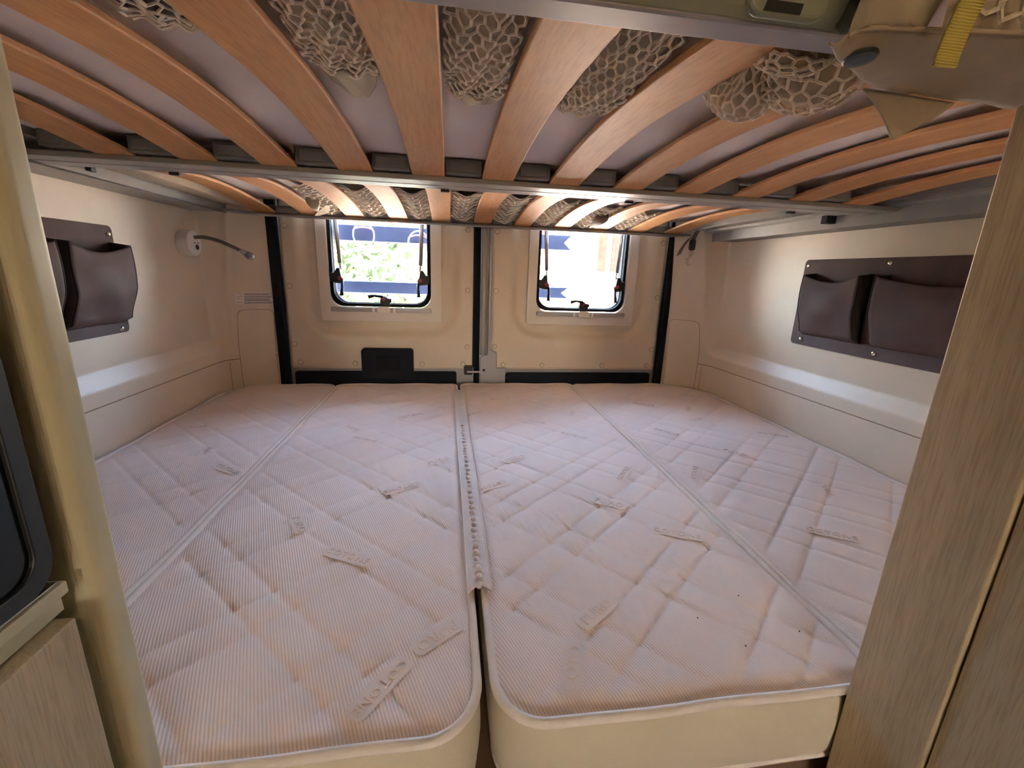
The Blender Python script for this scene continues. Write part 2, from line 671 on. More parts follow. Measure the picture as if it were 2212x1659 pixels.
# warning sticker on the left pillar
st = thing('warning_sticker', 'small white text sticker on the cream pillar above the access cover', 'sticker')
us0, us1, z0, z1 = Ll - 0.143, Ll - 0.008, 0.309, 0.352
MB().grid(lin(us0, us1, 20), lin(z0, z1, 4), lambda u, z: WL.surf(u, z, 0.0010)).build('sticker_sheet', 'sticker', st)
row = z1 - 0.004
for grp in range(4):
    w0 = us0 + 0.003
    MB().grid(lin(w0, w0 + 0.018 + 0.004 * (grp % 2), 5), [row - 0.0012, row], lambda u, z: WL.surf(u, z, 0.0014)).build('print_word', 'ink_red', st)
    for lnk in range(2 if grp != 2 else 3):
        w1 = us0 + 0.030
        rowlen = us1 - 0.004 - 0.018 * rnd.random()
        mbx = MB()
        u = w1
        while u < rowlen:
            du = 0.003 + 0.007 * rnd.random()
            mbx.grid(lin(u, min(u + du, rowlen), 3), [row - 0.0019, row], lambda uu, z: WL.surf(uu, z, 0.0014))
            u += du + 0.0009
        pl = mbx.build('print_line', 'ink', st)
        row -= 0.0037
    row -= 0.0018

# ---- rear doors
YD = 1.795


def rear_door(name, label, x0, x1, win, sgn):
    """x0..x1 lining extents; win=(wx0,wx1) opening; sgn=-1 for the left leaf"""
    d = thing(name, label, 'door', kind='structure')
    wx0, wx1 = win
    dish = (wx0 - 0.105, wx1 + 0.112)
    hole = (wx0 - 0.022, wx1 + 0.026, 0.272, 0.84)

    def fn(x, z):
        e = sd_rr(x, z, dish[0], dish[1], 0.190, 0.98, 0.13)
        return (x, YD + 0.026 * sstep(0.010, -0.026, e), z)
    xs = sorted(set(lin(x0, x1, 80) + [hole[0], hole[1]]))
    zs = sorted(set(lin(0.056, 0.86, 84) + [hole[2], hole[3]] + [1.0, 1.18]))
    # lining with window hole
    mb = MB().grid(xs, zs, fn, skip=lambda a, b: hole[0] < a < hole[1] and hole[2] < b < hole[3])
    mb.build('door_lining', 'cream', d, smooth=True, solid=0.003)
    # outer skin frame around the window
    sk = MB()
    X0, X1 = (x0 - 0.04, -0.012) if sgn < 0 else (0.012, x1 + 0.04)
    a, b = wx0 - 0.012, wx1 + 0.012
    sk.box(X0, a, 1.845, 1.875, -0.9, 1.2)
    sk.box(b, X1, 1.845, 1.875, -0.9, 1.2)
    sk.box(a, b, 1.845, 1.875, -0.9, 0.29)
    sk.box(a, b, 1.845, 1.875, 0.83, 1.2)
    sk.build('outer_skin', 'body_white', d)
    # inner metal under the lining
    im = MB()
    if sgn < 0:
        im.box(X0 + 0.0, x1 + 0.008, 1.800, 1.815, -0.30, 0.062)
    else:
        im.box(0.012, X1, 1.800, 1.815, -0.30, 0.062)
    im.build('inner_metal', 'grey_metal', d, bevel=0.003)
    return d


def screws(d, pts):
    base = None
    for (x, z) in pts:
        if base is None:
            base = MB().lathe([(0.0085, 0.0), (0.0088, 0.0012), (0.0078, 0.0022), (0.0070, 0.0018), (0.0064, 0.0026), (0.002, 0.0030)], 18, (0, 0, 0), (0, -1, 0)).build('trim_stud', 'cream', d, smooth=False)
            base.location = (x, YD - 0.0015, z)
            ring = MB().lathe([(0.0104, -0.0008), (0.0104, 0.0004)], 18, (0, 0, 0), (0, -1, 0)).build('stud_shade', 'seam_brown', base)  # dark disc stands in for the shaded gap round the stud
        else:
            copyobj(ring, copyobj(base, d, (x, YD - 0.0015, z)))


WIN1 = (-0.573, -0.187)
WIN2 = (0.248, 0.634)
door1 = rear_door('door_1', 'rear door leaf with the dark latch housing on its cream lining', -0.736, -0.018, WIN1, -1)
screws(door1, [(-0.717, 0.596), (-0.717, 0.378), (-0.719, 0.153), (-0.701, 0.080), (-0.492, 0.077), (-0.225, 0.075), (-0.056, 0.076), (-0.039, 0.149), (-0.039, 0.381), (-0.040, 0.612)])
door2 = rear_door('door_2', 'rear door leaf with the metal striker plate along its edge', 0.062, 0.794, WIN2, 1)
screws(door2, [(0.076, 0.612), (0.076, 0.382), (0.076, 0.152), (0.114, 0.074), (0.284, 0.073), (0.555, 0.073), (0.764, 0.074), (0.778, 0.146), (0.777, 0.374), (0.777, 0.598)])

# dark lower trim and latch housing on the left leaf
mb = MB().prism(rrect(-0.725, -0.083, -0.30, 0.044, 0.010), (1.786, 1.803), XZ)
mb.build('lower_trim', 'dark_plastic', door1, bevel=0.002)
hs = MB().prism(rrect(-0.462, -0.259, 0.02, 0.142, [0.012, 0.012, 0.004, 0.004]), (1.762, 1.80), XZ).build('latch_housing', 'dark_plastic', door1, bevel=0.004, smooth=False)
MB().prism(rrect(-0.400, -0.312, 0.052, 0.112, 0.006), (1.7595, 1.765), XZ).build('housing_recess', 'rubber', hs, bevel=0.002)
for dx, dz in ((-0.425, 0.085), (-0.29, 0.085)):
    MB().lathe([(0.004, 0), (0.004, 0.003), (0.002, 0.004)], 10, (dx, 1.763, dz), (0, -1, 0)).build('housing_screw', 'rubber', hs)
lt = MB()
lt.prism(rrect(-0.052, -0.016, 0.034, 0.072, 0.006), (1.772, 1.80), XZ)
lt.build('latch_body', 'black', door1, bevel=0.002)
MB().box(-0.040, 0.016, 1.762, 1.768, 0.046, 0.053).build('latch_tongue', 'chrome', door1, bevel=0.001)
# right leaf: metal edge, profile, striker plate, lower trim
MB().prism([(0.014, -0.30), (0.125, -0.30), (0.125, 0.062), (0.088, 0.062), (0.086, 0.128), (0.058, 0.142), (0.058, 1.18), (0.046, 1.18), (0.046, 0.122), (0.014, 0.108)], (1.786, 1.800), XZ).build('striker_plate', 'grey_metal', door2, bevel=0.004)
MB().lathe([(0.006, 0), (0.006, 0.0015)], 12, (0.032, 1.7862, 0.052), (0, -1, 0)).build('striker_hole', 'black', door2)
prof = [(0.0, 1.792), (0.008, 1.786), (0.018, 1.786), (0.024, 1.779), (0.031, 1.786), (0.031, 1.80), (0.0, 1.80)]
MB().prism([(0.014 + a, b) for a, b in prof], (0.115, 1.18), lambda p, q, t: (p, q, t)).build('edge_profile', 'grey_rail', door2)
MB().prism(rrect(0.127, 0.782, -0.30, 0.040, 0.012), (1.786, 1.803), XZ).build('lower_trim', 'dark_plastic', door2, bevel=0.002)

# rubber seals
for nm, xa, xb, lab in (('trim_1', -0.777, -0.741, 'dark rubber door seal beside the pillar with the sticker'),
                        ('trim_2', -0.016, 0.013, 'dark rubber seal in the gap between the two rear doors'),
                        ('trim_3', 0.802, 0.834, 'dark rubber door seal beside the pillar behind the hanging snap hook')):
    yb = 1.80 if nm == 'trim_2' else 1.775
    s = MB().prism(rrect(xa, xb, yb, yb + 0.03, 0.008, 4), (-0.3, 1.19), XY).build(nm, 'rubber', smooth=True, bevel=0)
    tag(s, lab, 'seal', kind='structure')

# ---- windows
RZ = 0.055


def rear_window(name, label, win, mirror):
    wx0, wx1 = win
    z0, z1 = 0.305, 0.80
    w = thing(name, label, 'window', kind='structure')
    n = 8
    # pale surround with square outside and rounded opening
    out = rrect(wx0 - 0.040, wx1 + 0.044, 0.248, 0.88, 0.008, n)
    inn = rrect(wx0 - 0.001, wx1 + 0.001, z0 - 0.003, z1 + 0.003, 0.05, n)
    ring_prism(MB(), out, inn, (1.800, 1.836), XZ).build('surround', 'cream_white', w, bevel=0.002)
    out = rrect(wx0, wx1, z0, z1, 0.049, n)
    inn = rrect(wx0 + 0.012, wx1 - 0.012, z0 + 0.012, z1 - 0.012, 0.052, n)
    ring_prism(MB(), out, inn, (1.812, 1.880), XZ).build('seal_frame', 'rubber', w, bevel=0.002)
    out2 = rrect(wx0 + 0.010, wx1 - 0.010, z0 + 0.010, z1 - 0.010, 0.052, n)
    inn2 = rrect(wx0 + 0.015, wx1 - 0.015, z0 + 0.015, z1 - 0.015, 0.052, n)
    ring_prism(MB(), out2, inn2, (1.838, 1.842), XZ).build('pane_rim', 'loop_white', w)
    MB().prism(rrect(wx0 + 0.004, wx1 - 0.004, z0 + 0.004, z1 - 0.004, 0.05, n), (1.852, 1.855), XZ).build('pane', 'window_glass', w)
    # blind cassette bar below the opening
    bar = MB()
    bar.box(wx0 + 0.001, wx1 + 0.002, 1.788, 1.802, 0.286, 0.303)
    b = bar.build('blind_bar', 'grey_metal', w, bevel=0.002)
    xm = (wx0 + wx1) / 2 + 0.010
    MB().prism(rrect(xm - 0.025, xm + 0.025, 0.283, 0.308, 0.009), (1.778, 1.789), XZ).build('blind_tab', 'cream_white', b, bevel=0.002)
    for s in (-1, 1):
        MB().box(xm + s * 0.040 - 0.004, xm + s * 0.040 + 0.004, 1.786, 1.789, 0.286, 0.303).build('blind_clip', 'white_plastic', b)
    # side stays and latches
    for s, xe in ((1, wx0), (-1, wx1)):
        st_ = MB().tube([(xe + s * 0.030, 1.822, 0.66), (xe + s * 0.040, 1.818, 0.470)], 0.0080, 8).build('stay_arm', 'grey_metal', w, smooth=True)
        MB().tube([(xe + s * 0.040, 1.818, 0.470), (xe + s * 0.042, 1.817, 0.445)], [0.0035, 0.0045], 8).build('stay_tip', 'white_plastic', st_)
        lb = MB()
        lb.prism([(xe + s * p, q) for p, q in ((0.004, 0.436), (0.018, 0.432), (0.030, 0.452), (0.041, 0.450), (0.044, 0.425), (0.052, 0.412), (0.050, 0.396), (0.042, 0.392), (0.022, 0.394), (0.004, 0.402))], (1.800, 1.826), XZ)
        lo = lb.build('latch', 'black', w, bevel=0.003)
        MB().lathe([(0.009, 0), (0.009, 0.004), (0.006, 0.006)], 12, (xe + s * 0.040, 1.800, 0.413), (0, -1, 0)).build('latch_button', 'red_button', lo)
        MB().tube([(xe + s * 0.048, 1.797, 0.402), (xe + s * 0.049, 1.792, 0.380), (xe + s * 0.046, 1.786, 0.348)], [0.006, 0.0045, 0.0075], 8).build('latch_lever', 'black', lo, smooth=True)
    lb = MB().prism([(xm - 0.014, 0.306), (xm + 0.022, 0.306), (xm + 0.022, 0.322), (xm + 0.030, 0.326), (xm + 0.028, 0.338), (xm + 0.012, 0.340), (xm + 0.004, 0.348), (xm - 0.012, 0.348), (xm - 0.016, 0.330)], (1.800, 1.826), XZ)
    lo = lb.build('latch', 'black', w, bevel=0.003)
    MB().lathe([(0.008, 0), (0.008, 0.004), (0.005, 0.006)], 12, (xm - 0.001, 1.800, 0.338), (0, -1, 0)).build('latch_button', 'red_button', lo)
    MB().tube([(xm - 0.004, 1.796, 0.346), (xm - 0.035, 1.790, 0.350), (xm - 0.058, 1.786, 0.345)], [0.006, 0.0045, 0.0075], 8).build('latch_lever', 'black', lo, smooth=True)
    return w


rear_window('window_1', 'small rear window beside the pillar sticker, with foliage outside', WIN1, False)
rear_window('window_2', 'small rear window nearest the hanging snap hook, with notched bar ends outside', WIN2, True)
# wall above the doors
hd = MB().box(-1.06, 1.08, 1.80, 1.86, 1.18, 1.22).build('wall_rear', 'cream')
tag(hd, 'cream lintel above the rear doors', 'wall', kind='structure')
cr_ = MB()
cr_.box(-1.10, -0.775, 1.80, 1.87, -0.9, 1.2)
cl = cr_.build('trim_4', 'body_white')
tag(cl, 'white body pillar outside the left rear corner', 'pillar', kind='structure')
cr2 = MB().box(0.832, 1.12, 1.80, 1.87, -0.9, 1.2).build('trim_5', 'body_white')
tag(cr2, 'white body pillar outside the right rear corner', 'pillar', kind='structure')

# =================================================================== LOWER BED
BASE_Z = -0.118
bb = MB().prism([(-0.915, 0.36), (0.95, 0.36), (0.95, 1.58), (0.90, 1.675), (0.80, 1.745), (-0.80, 1.745), (-0.87, 1.71), (-0.905, 1.65)], (BASE_Z - 0.02, BASE_Z), XY)
bo = thing('bed_base', 'brown plywood bed base under the four mattress cushions', 'bed base')
bb.build('base_board', 'bedbase_ply', bo)
MB().box(-0.90, 0.93, 0.36, 0.38, -0.85, BASE_Z - 0.02).build('front_board', 'bedbase_ply', bo)
MB().box(-0.85, 0.86, 1.68, 1.70, -0.85, BASE_Z - 0.02).build('rear_board', 'bedbase_ply', bo)

A1, A2 = math.radians(135), math.radians(41)


def groove(t, period, pair):
    m = t % period
    d = min(m, period - m, abs(m - pair))
    return d


def quilt(x, y, ph1, ph2):
    o1 = -math.sin(A1) * x + math.cos(A1) * y + ph1 + 0.004 * math.sin(9 * y + 5 * x)
    o2 = -math.sin(A2) * x + math.cos(A2) * y + ph2 + 0.004 * math.sin(7 * x - 6 * y)
    d1 = groove(o1, 0.162, 0.054)
    d2 = groove(o2, 0.162, 0.054)
    h = 0
    for d in (d1, d2):
        h -= 0.0021 * math.exp(-(d / 0.0032) ** 2) + 0.0009 * math.exp(-(d / 0.014) ** 2)
    return h


class Cushion:
    def __init__(s, x0, x1, y0, y1, r, ph):
        s.x0, s.x1, s.y0, s.y1, s.r, s.ph = x0, x1, y0, y1, r, ph    # r: x1y1, x0y1, x0y0, x1y0
        s.flat = []

    def xr(s, y):
        a, b = s.x0, s.x1
        for (isx1, isy1, r) in ((1, 1, s.r[0]), (0, 1, s.r[1]), (0, 0, s.r[2]), (1, 0, s.r[3])):
            dy = (s.y1 - y) if isy1 else (y - s.y0)
            if dy < r:
                ins = r - math.sqrt(max(0.0, r * r - (r - dy) ** 2))
                if isx1:
                    b = min(b, s.x1 - ins)
                else:
                    a = max(a, s.x0 + ins)
        return a, b

    def h(s, x, y):
        a, b = s.xr(y)
        d = min(x - a, b - x, y - s.y0, s.y1 - y)
        k = sstep(0.0, 0.035, d)
        e = -0.0075 * (1 - sstep(0.0, 0.028, d))
        q = 1.0
        for (px, py, ux, uy, hl) in s.flat:
            dx, dy = x - px, y - py
            if abs(dx) < 0.09 and abs(dy) < 0.09:
                t = max(-hl, min(hl, dx * ux + dy * uy))
                q = min(q, 0.12 + 0.88 * sstep(0.011, 0.024, math.hypot(dx - t * ux, dy - t * uy)))
        return e + quilt(x, y, *s.ph) * k * q + 0.0015 * math.sin(6.3 * x + 1.7 * y) * k


def outline(c, grow=0.0, n=10):
    return rrect(c.x0 - grow, c.x1 + grow, c.y0 - grow, c.y1 + grow, [max(0.004, q + grow) for q in c.r], n)


def densify(pts, step=0.02):
    out = []
    n = len(pts)
    for i in range(n):
        a, b = Vector((*pts[i], 0)), Vector((*pts[(i + 1) % n], 0))
        m = max(1, int((b - a).length / step))
        for k in range(m):
            p = a.lerp(b, k / m)
            out.append((p.x, p.y))
    return out


def make_cushion(name, label, c, group):
    t = thing(name, label, 'mattress')
    nx = int((c.x1 - c.x0) / 0.0042)
    ny = int((c.y1 - c.y0) / 0.0045)
    v = []
    ys = lin(c.y0 + 0.0005, c.y1 - 0.0005, ny)
    for j, y in enumerate(ys):
        a, b = c.xr(y)
        for i in range(nx):
            x = a + (b - a) * i / (nx - 1)
            v.append((x, y, c.h(x, y)))
    f = [(j * nx + i, j * nx + i + 1, (j + 1) * nx + i + 1, (j + 1) * nx + i) for j in range(ny - 1) for i in range(nx - 1)]
    MB().add(v, f).build('top_panel', 'ticking', t, smooth=True)
    # border wall, slightly bulging
    prof = [(0.000, -0.007), (0.003, -0.016), (0.006, -0.035), (0.007, -0.060), (0.005, -0.090), (0.0, -0.110), (-0.012, -0.1175)]
    mb = MB()
    rings = []
    for g_, z in prof:
        rings.append([(p, q, z) for p, q in outline(c, g_ - 0.006, 10)])
    n = len(rings[0])
    vv = [p for r_ in rings for p in r_]
    ff = [(i * n + k, i * n + (k + 1) % n, (i + 1) * n + (k + 1) % n, (i + 1) * n + k) for i in range(len(prof) - 1) for k in range(n)]
    ff.append(tuple((len(prof) - 1) * n + k for k in range(n)))
    mb.add(vv, ff).build('border', 'border_cloth', t, smooth=True)
    # corded piping round the top edge and round the lower edge
    pp = densify(outline(c, -0.004, 10))
    MB().tube([(x, y, -0.0055 + 0.0012 * math.sin(31 * x + 23 * y)) for x, y in pp], 0.0056, 8, closed=True).build('piping', 'piping_cloth', t, smooth=True)
    pp = densify(outline(c, -0.006, 10))
    MB().tube([(x, y, -0.107) for x, y in pp], 0.0040, 6, closed=True).build('lower_piping', 'piping_cloth', t, smooth=True)
    return t


XS1, XS2, XS3 = -0.560, -0.074, 0.412
YF, YR = 0.337, 1.762
C1 = Cushion(-0.929, XS1 - 0.0015, 0.345, YR, (0.035, 0.15, 0.05, 0.05), (0.012, 0.058))
C2 = Cushion(XS1 + 0.0015, XS2 - 0.006, YF - 0.004, YR + 0.004, (0.03, 0.035, 0.05, 0.065), (-0.016, 0.028))
C3 = Cushion(XS2 + 0.006, XS3 - 0.0015, YF, YR + 0.006, (0.035, 0.03, 0.060, 0.052), (0.068, 0.092))
C4 = Cushion(XS3 + 0.0015, 0.964, 0.345, YR, (0.20, 0.03, 0.05, 0.05), (0.030, 0.060))
D = math.radians
# woven words: (cushion, word, x, y, direction)
PATCHES = [
    (2, 'PURO', -0.386, 0.742, D(-62), .062), (2, 'COTONE', -0.279, 0.640, D(-28), .090),
    (2, 'COTONE', -0.214, 0.865, D(208), .090), (2, 'PURO', -0.140, 0.995, D(28), .066),
    (2, 'PURO', -0.130, 0.464, D(215), .072), (2, 'COTONE', -0.192, 0.400, D(232), .086),
    (2, 'COTONE', -0.345, 1.150, D(-30), .085), (2, 'PURO', -0.395, 1.240, D(-45), .06),
    (2, 'COTONE', -0.235, 1.345, D(28), .09), (2, 'PURO', -0.122, 1.43, D(20), .06),
    (1, 'COTONE', -0.615, 0.985, D(-35), .085), (1, 'PURO', -0.712, 1.095, D(-80), .045),
    (1, 'COTONE', -0.64, 1.48, D(-40), .085), (1, 'PURO', -0.82, 1.27, D(10), .05),
    (3, 'PURO', 0.088, 0.480, D(35), .078), (3, 'COTO', 0.030, 0.398, D(66), .078),
    (3, 'COTONE', 0.300, 0.650, D(-24), .092), (3, 'PURO', 0.212, 0.765, D(-30), .074),
    (3, 'COTONE', -0.022, 0.856, D(205), .082), (3, 'PURO', 0.050, 0.995, D(28), .075),
    (3, 'COTONE', 0.245, 1.150, D(-38), .088), (3, 'PURO', 0.160, 1.27, D(-35), .066),
    (3, 'COTONE', 0.300, 0.900, D(52), .09), (3, 'PURO', -0.030, 1.36, D(30), .06),
    (3, 'PURO', 0.305, 1.36, D(70), .06), (3, 'COTONE', 0.07, 1.53, D(10), .08),
    (4, 'COTONE', 0.600, 0.625, D(-30), .090), (4, 'COTONE', 0.480, 0.895, D(55), .085),
    (4, 'PURO', 0.660, 1.000, D(-52), .07), (4, 'COTONE', 0.545, 1.165, D(-50), .085),
    (4, 'PURO', 0.745, 1.385, D(60), .06), (4, 'PURO', 0.705, 1.270, D(15), .06),
    (4, 'COTONE', 0.870, 1.120, D(-30), .09), (4, 'COTONE', 0.60, 1.45, D(-35), .085),
    (4, 'COTONE', 0.85, 1.55, D(-25), .085), (4, 'PURO', 0.74, 0.78, D(60), .05),
]
CU = {1: C1, 2: C2, 3: C3, 4: C4}
for k, w, x, y, a, L in PATCHES:
    CU[k].flat.append((x, y, math.cos(a), math.sin(a), L / 2 - 0.010))
cg = 'mattress cushions on the lower bed'
K1 = make_cushion('mattress_cushion', 'ribbed cream mattress cushion along the wall with the reading lamp', C1, cg)
K2 = make_cushion('mattress_cushion', 'ribbed cream mattress cushion between the reading lamp side cushion and the ruffled joining strip', C2, cg)
K3 = make_cushion('mattress_cushion', 'ribbed cream mattress cushion with black specks and a wide rounded front corner', C3, cg)
K4 = make_cushion('mattress_cushion', 'ribbed cream mattress cushion along the wall with the two-pocket organiser', C4, cg)


# woven word patches
def word_patch(c, parent, word, x, y, ang, L=0.088):
    ca, sa = math.cos(ang), math.sin(ang)
    wd, ht = L / 2, 0.0135
    pts = rrect(-wd, wd, -ht, ht, ht * 0.7, 5)
    # flat patch following the surface
    mb = MB()
    nx, ny = 44, 15

    def inside(p, q):
        return sd_rr(p, q, -wd, wd, -ht, ht, ht * 0.75) > 0.0004

    def fn(a, b):
        p, q = a * wd, b * ht
        # pull in the rounded ends
        ax = abs(p) - (wd - ht * 0.75)
        if ax > 0:
            lim = ht - 0.75 * ht + math.sqrt(max(0, (ht * 0.75) ** 2 - ax * ax))
            q = b * lim
        X, Y = x + p * ca - q * sa, y + p * sa + q * ca
        return (X, Y, c.h(X, Y) + 0.0011)
    mb.grid(lin(-1, 1, nx), lin(-1, 1, ny), fn)
    pt = mb.build('word_patch', 'tick_plain', parent, smooth=True)
    cu = bpy.data.curves.new('word', 'FONT')
    cu.body = word
    cu.size = 0.021
    cu.extrude = 0.0003
    cu.bevel_depth = 0.00025
    cu.bevel_resolution = 0
    cu.resolution_u = 3
    cu.align_x = 'CENTER'
    cu.align_y = 'CENTER'
    cu.space_character = 1.12
    to = bpy.data.objects.new('word', cu)
    COL.objects.link(to)
    bpy.context.view_layer.update()
    dg = bpy.context.evaluated_depsgraph_get()
    me = bpy.data.meshes.new_from_object(to.evaluated_get(dg))
    COL.objects.unlink(to)
    bpy.data.objects.remove(to)
    w_ = max(abs(v.co.x) for v in me.vertices)
    k = min(1.0, (wd * 0.90) / w_)
    for v in me.vertices:
        p, q, zz = v.co.x * k, v.co.y * k, v.co.z
        X, Y = x + p * ca - q * sa, y + p * sa + q * ca
        v.co = (X, Y, c.h(X, Y) + 0.0015 + zz)
    me.materials.clear()
    me.materials.append(MATS['tick_plain'])
    o = bpy.data.objects.new('woven_lettering', me)
    COL.objects.link(o)
    o.parent = pt


KU = {1: K1, 2: K2, 3: K3, 4: K4}
for k, w, x, y, a, L in PATCHES:
    word_patch(CU[k], KU[k], w, x, y, a, L)
# black specks on the third cushion
for x, y in ((0.312, 0.490), (0.225, 0.455), (0.353, 0.420), (0.262, 0.405)):
    MB().lathe([(0.0012, 0), (0.0010, 0.0006)], 6, (x, y, C3.h(x, y) + 0.0004), (0, 0, 1)).build('lint_speck', 'black', K3)

# ruffled strip joining the two middle cushions
js = thing('joining_strip', 'ruffled cream fabric strip joining the two middle mattress cushions', 'fabric strip')
mb = MB()
ys = lin(0.530, 1.640, 240)


def strip(y, w):
    e = 0.0175
    x = XS2 + w * e + 0.003 * math.sin(3 * y)
    z = 0.0035 + 0.0020 * math.cos(w * PI / 2)
    # gathered middle
    z += 0.0016 * math.sin(y * 330 + 2 * math.sin(y * 37)) * max(0, 1 - (w * 2.2) ** 2)
    if y < 0.54:
        z += 0.002 * abs(w) * 0
    return (x, y - 0.012 * (1 - w * w) * (1 if y < 0.6 else 0) * sstep(0.6, 0.53, y) * -1, z)


mb.grid(ys, lin(-1, 1, 15), strip)
mb.build('strip_band', 'strip_cloth', js, smooth=True, solid=0.0012)
for s in (-1, 1):
    MB().tube([(XS2 + s * 0.0175 + 0.003 * math.sin(3 * y), y, 0.0036) for y in lin(0.535, 1.640, 60)], 0.0016, 6).build('strip_edge', 'piping_cloth', js, smooth=True)
nb = 0
y = 0.545
while y < 1.25:
    x = XS2 + 0.003 * math.sin(3 * y) + 0.0012 * math.sin(y * 90)
    mbb = MB()
    L = 0.006 + 0.003 * rnd.random()
    prof = [(0.0004, -L), (0.0040, -L * 0.6), (0.0050, 0), (0.0040, L * 0.6), (0.0004, L)]
    mbb.lathe(prof, 10, (x, y, 0.0052), (0, 1, 0.0))
    mbb.build('ruffle', 'strip_cloth', js, smooth=True)
    y += 2 * L + 0.004 + 0.004 * rnd.random()

# =================================================================== UPPER BUNK
SZ = 0.630


def slat_mesh(L, w, t, bow, name):
    n = 16
    mb = MB()
    v = []
    for i in range(n + 1):
        a = i / n
        y = a * L
        z = bow * math.sin(PI * a)
        v += [(-w / 2, y, z), (w / 2, y, z), (w / 2, y, z + t), (-w / 2, y, z + t)]
    f = []
    for i in range(n):
        o = i * 4
        for k in range(4):
            f.append((o + k, o + (k + 1) % 4, o + 4 + (k + 1) % 4, o + 4 + k))
    f += [(0, 3, 2, 1), tuple(n * 4 + k for k in range(4))]
    return mb.add(v, f)


def bunk_frame(label, y0, y1, xs, w, bow, xl, xr_):
    t = thing('slatted_bunk', label, 'bed frame')
    base = None
    for x in xs:
        if base is None:
            base = slat_mesh(y1 - y0, w, 0.008, bow, 'slat').build('slat', 'beech', t, smooth=False, bevel=0.0018, seg=2)
            base.location = (x, y0, SZ)
        else:
            copyobj(base, t, (x, y0, SZ))
    return t


# --- front frame
FX = [-0.154 + 0.1345 * k for k in range(-4, 8)]
ff_ = bunk_frame('slatted bunk frame nearest the cabinet, its wide curved beech slats hung with net', 0.341, 0.925, FX, 0.062, 0.019, 0, 0)
MB().box(-0.86, 0.902, 0.918, 0.962, 0.622, 0.632).build('rail', 'grey_rail', ff_, bevel=0.002)
MB().box(-0.86, 0.865, 0.948, 0.962, 0.632, 0.660).build('rail_web', 'grey_rail', ff_, bevel=0.002)
MB().box(-0.364, 0.175, 0.314, 0.340, 0.622, 0.646).build('front_rail', 'grey_metal', ff_, bevel=0.003)
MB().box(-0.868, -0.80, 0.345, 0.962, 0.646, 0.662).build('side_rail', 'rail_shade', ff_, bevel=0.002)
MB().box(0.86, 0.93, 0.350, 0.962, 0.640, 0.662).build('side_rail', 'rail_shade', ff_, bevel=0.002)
# slat holders in the gaps along the rail
hold = None
gaps = [(FX[i] + FX[i + 1]) / 2 for i in range(len(FX) - 1)] + [FX[0] - 0.067]
for x in gaps:
    if hold is None:
        mbh = MB().box(-0.034, 0.034, 0.900, 0.948, 0.634, 0.660)
        hold = mbh.build('slat_holder', 'holder_grey', ff_, bevel=0.002)
        hold.location.x = x
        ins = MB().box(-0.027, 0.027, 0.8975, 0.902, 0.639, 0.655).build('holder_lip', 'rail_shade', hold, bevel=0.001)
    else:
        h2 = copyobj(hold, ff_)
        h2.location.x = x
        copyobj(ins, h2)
# fascia in front of the front rail with a moulded socket
fa = MB().prism([(0.313, 0.624), (0.319, 0.6235), (0.319, 0.72), (0.298, 0.72), (0.299, 0.66), (0.303, 0.636), (0.308, 0.628)], (-0.364, 0.145), YZ).build('fascia', 'fascia_green', ff_, bevel=0.001, smooth=False)
MB().prism([(0.310, 0.623), (0.342, 0.6225), (0.346, 0.72), (0.294, 0.72), (0.296, 0.655), (0.302, 0.632)], (0.145, 0.182), YZ).build('fascia_end', 'fascia_dark', ff_, bevel=0.008, seg=3)
sk_ = MB().prism(rrect(0.073, 0.130, 0.6215, 0.70, 0.010), (0.302, 0.309), XZ).build('socket', 'fascia_green', ff_, bevel=0.003, seg=3)
MB().prism([(0.0835, 0.6235), (0.1095, 0.6235), (0.1110, 0.6295), (0.0855, 0.6295)], (0.3012, 0.3035), XZ).build('socket_slot', 'black', sk_)

# --- rear frame
RX = [0.0115 + 0.1535 * k for k in range(-5, 6)]
rf_ = bunk_frame('slatted bunk frame above the rear doors with narrower curved beech slats', 0.975, 1.752, RX, 0.066, 0.030, 0, 0)
MB().box(-0.86, 0.902, 0.966, 1.006, 0.622, 0.632).build('rail', 'grey_metal', rf_, bevel=0.002)
MB().box(-0.86, 0.865, 0.966, 0.980, 0.631, 0.660).build('rail_web', 'grey_rail', rf_, bevel=0.002)
RAIL_IN = [(-0.826, 1.655), (-0.826, 1.690), (-0.800, 1.712), (-0.760, 1.730), (0.765, 1.730), (0.795, 1.712), (0.808, 1.695)]
RAIL_OUT = [(0.844, 1.695), (0.816, 1.742), (0.800, 1.770), (-0.765, 1.770), (-0.795, 1.752), (-0.834, 1.726), (-0.859, 1.698), (-0.861, 1.655)]
MB().prism(RAIL_IN + RAIL_OUT, (0.622, 0.630), XY).build('rail', 'grey_rail', rf_, bevel=0.002)
MB().box(-0.765, 0.800, 1.757, 1.770, 0.630, 0.660).build('rail_web', 'grey_rail', rf_, bevel=0.002)
MB().tube([(x, y + 0.003, 0.6235) for x, y in RAIL_IN], 0.0045, 8).build('rail_bead', 'grey_metal', rf_, smooth=True)
MB().box(-0.868, -0.80, 0.966, 1.69, 0.646, 0.668).build('side_rail', 'cloth_beige', rf_, bevel=0.002)
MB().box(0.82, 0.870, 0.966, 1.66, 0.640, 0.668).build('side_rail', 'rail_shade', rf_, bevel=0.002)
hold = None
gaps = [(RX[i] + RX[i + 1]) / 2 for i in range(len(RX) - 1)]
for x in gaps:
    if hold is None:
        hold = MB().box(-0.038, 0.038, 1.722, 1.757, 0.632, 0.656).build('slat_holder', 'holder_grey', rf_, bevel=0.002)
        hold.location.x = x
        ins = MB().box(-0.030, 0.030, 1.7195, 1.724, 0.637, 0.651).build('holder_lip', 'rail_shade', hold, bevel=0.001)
    else:
        h2 = copyobj(hold, rf_)
        h2.location.x = x
        copyobj(ins, h2)
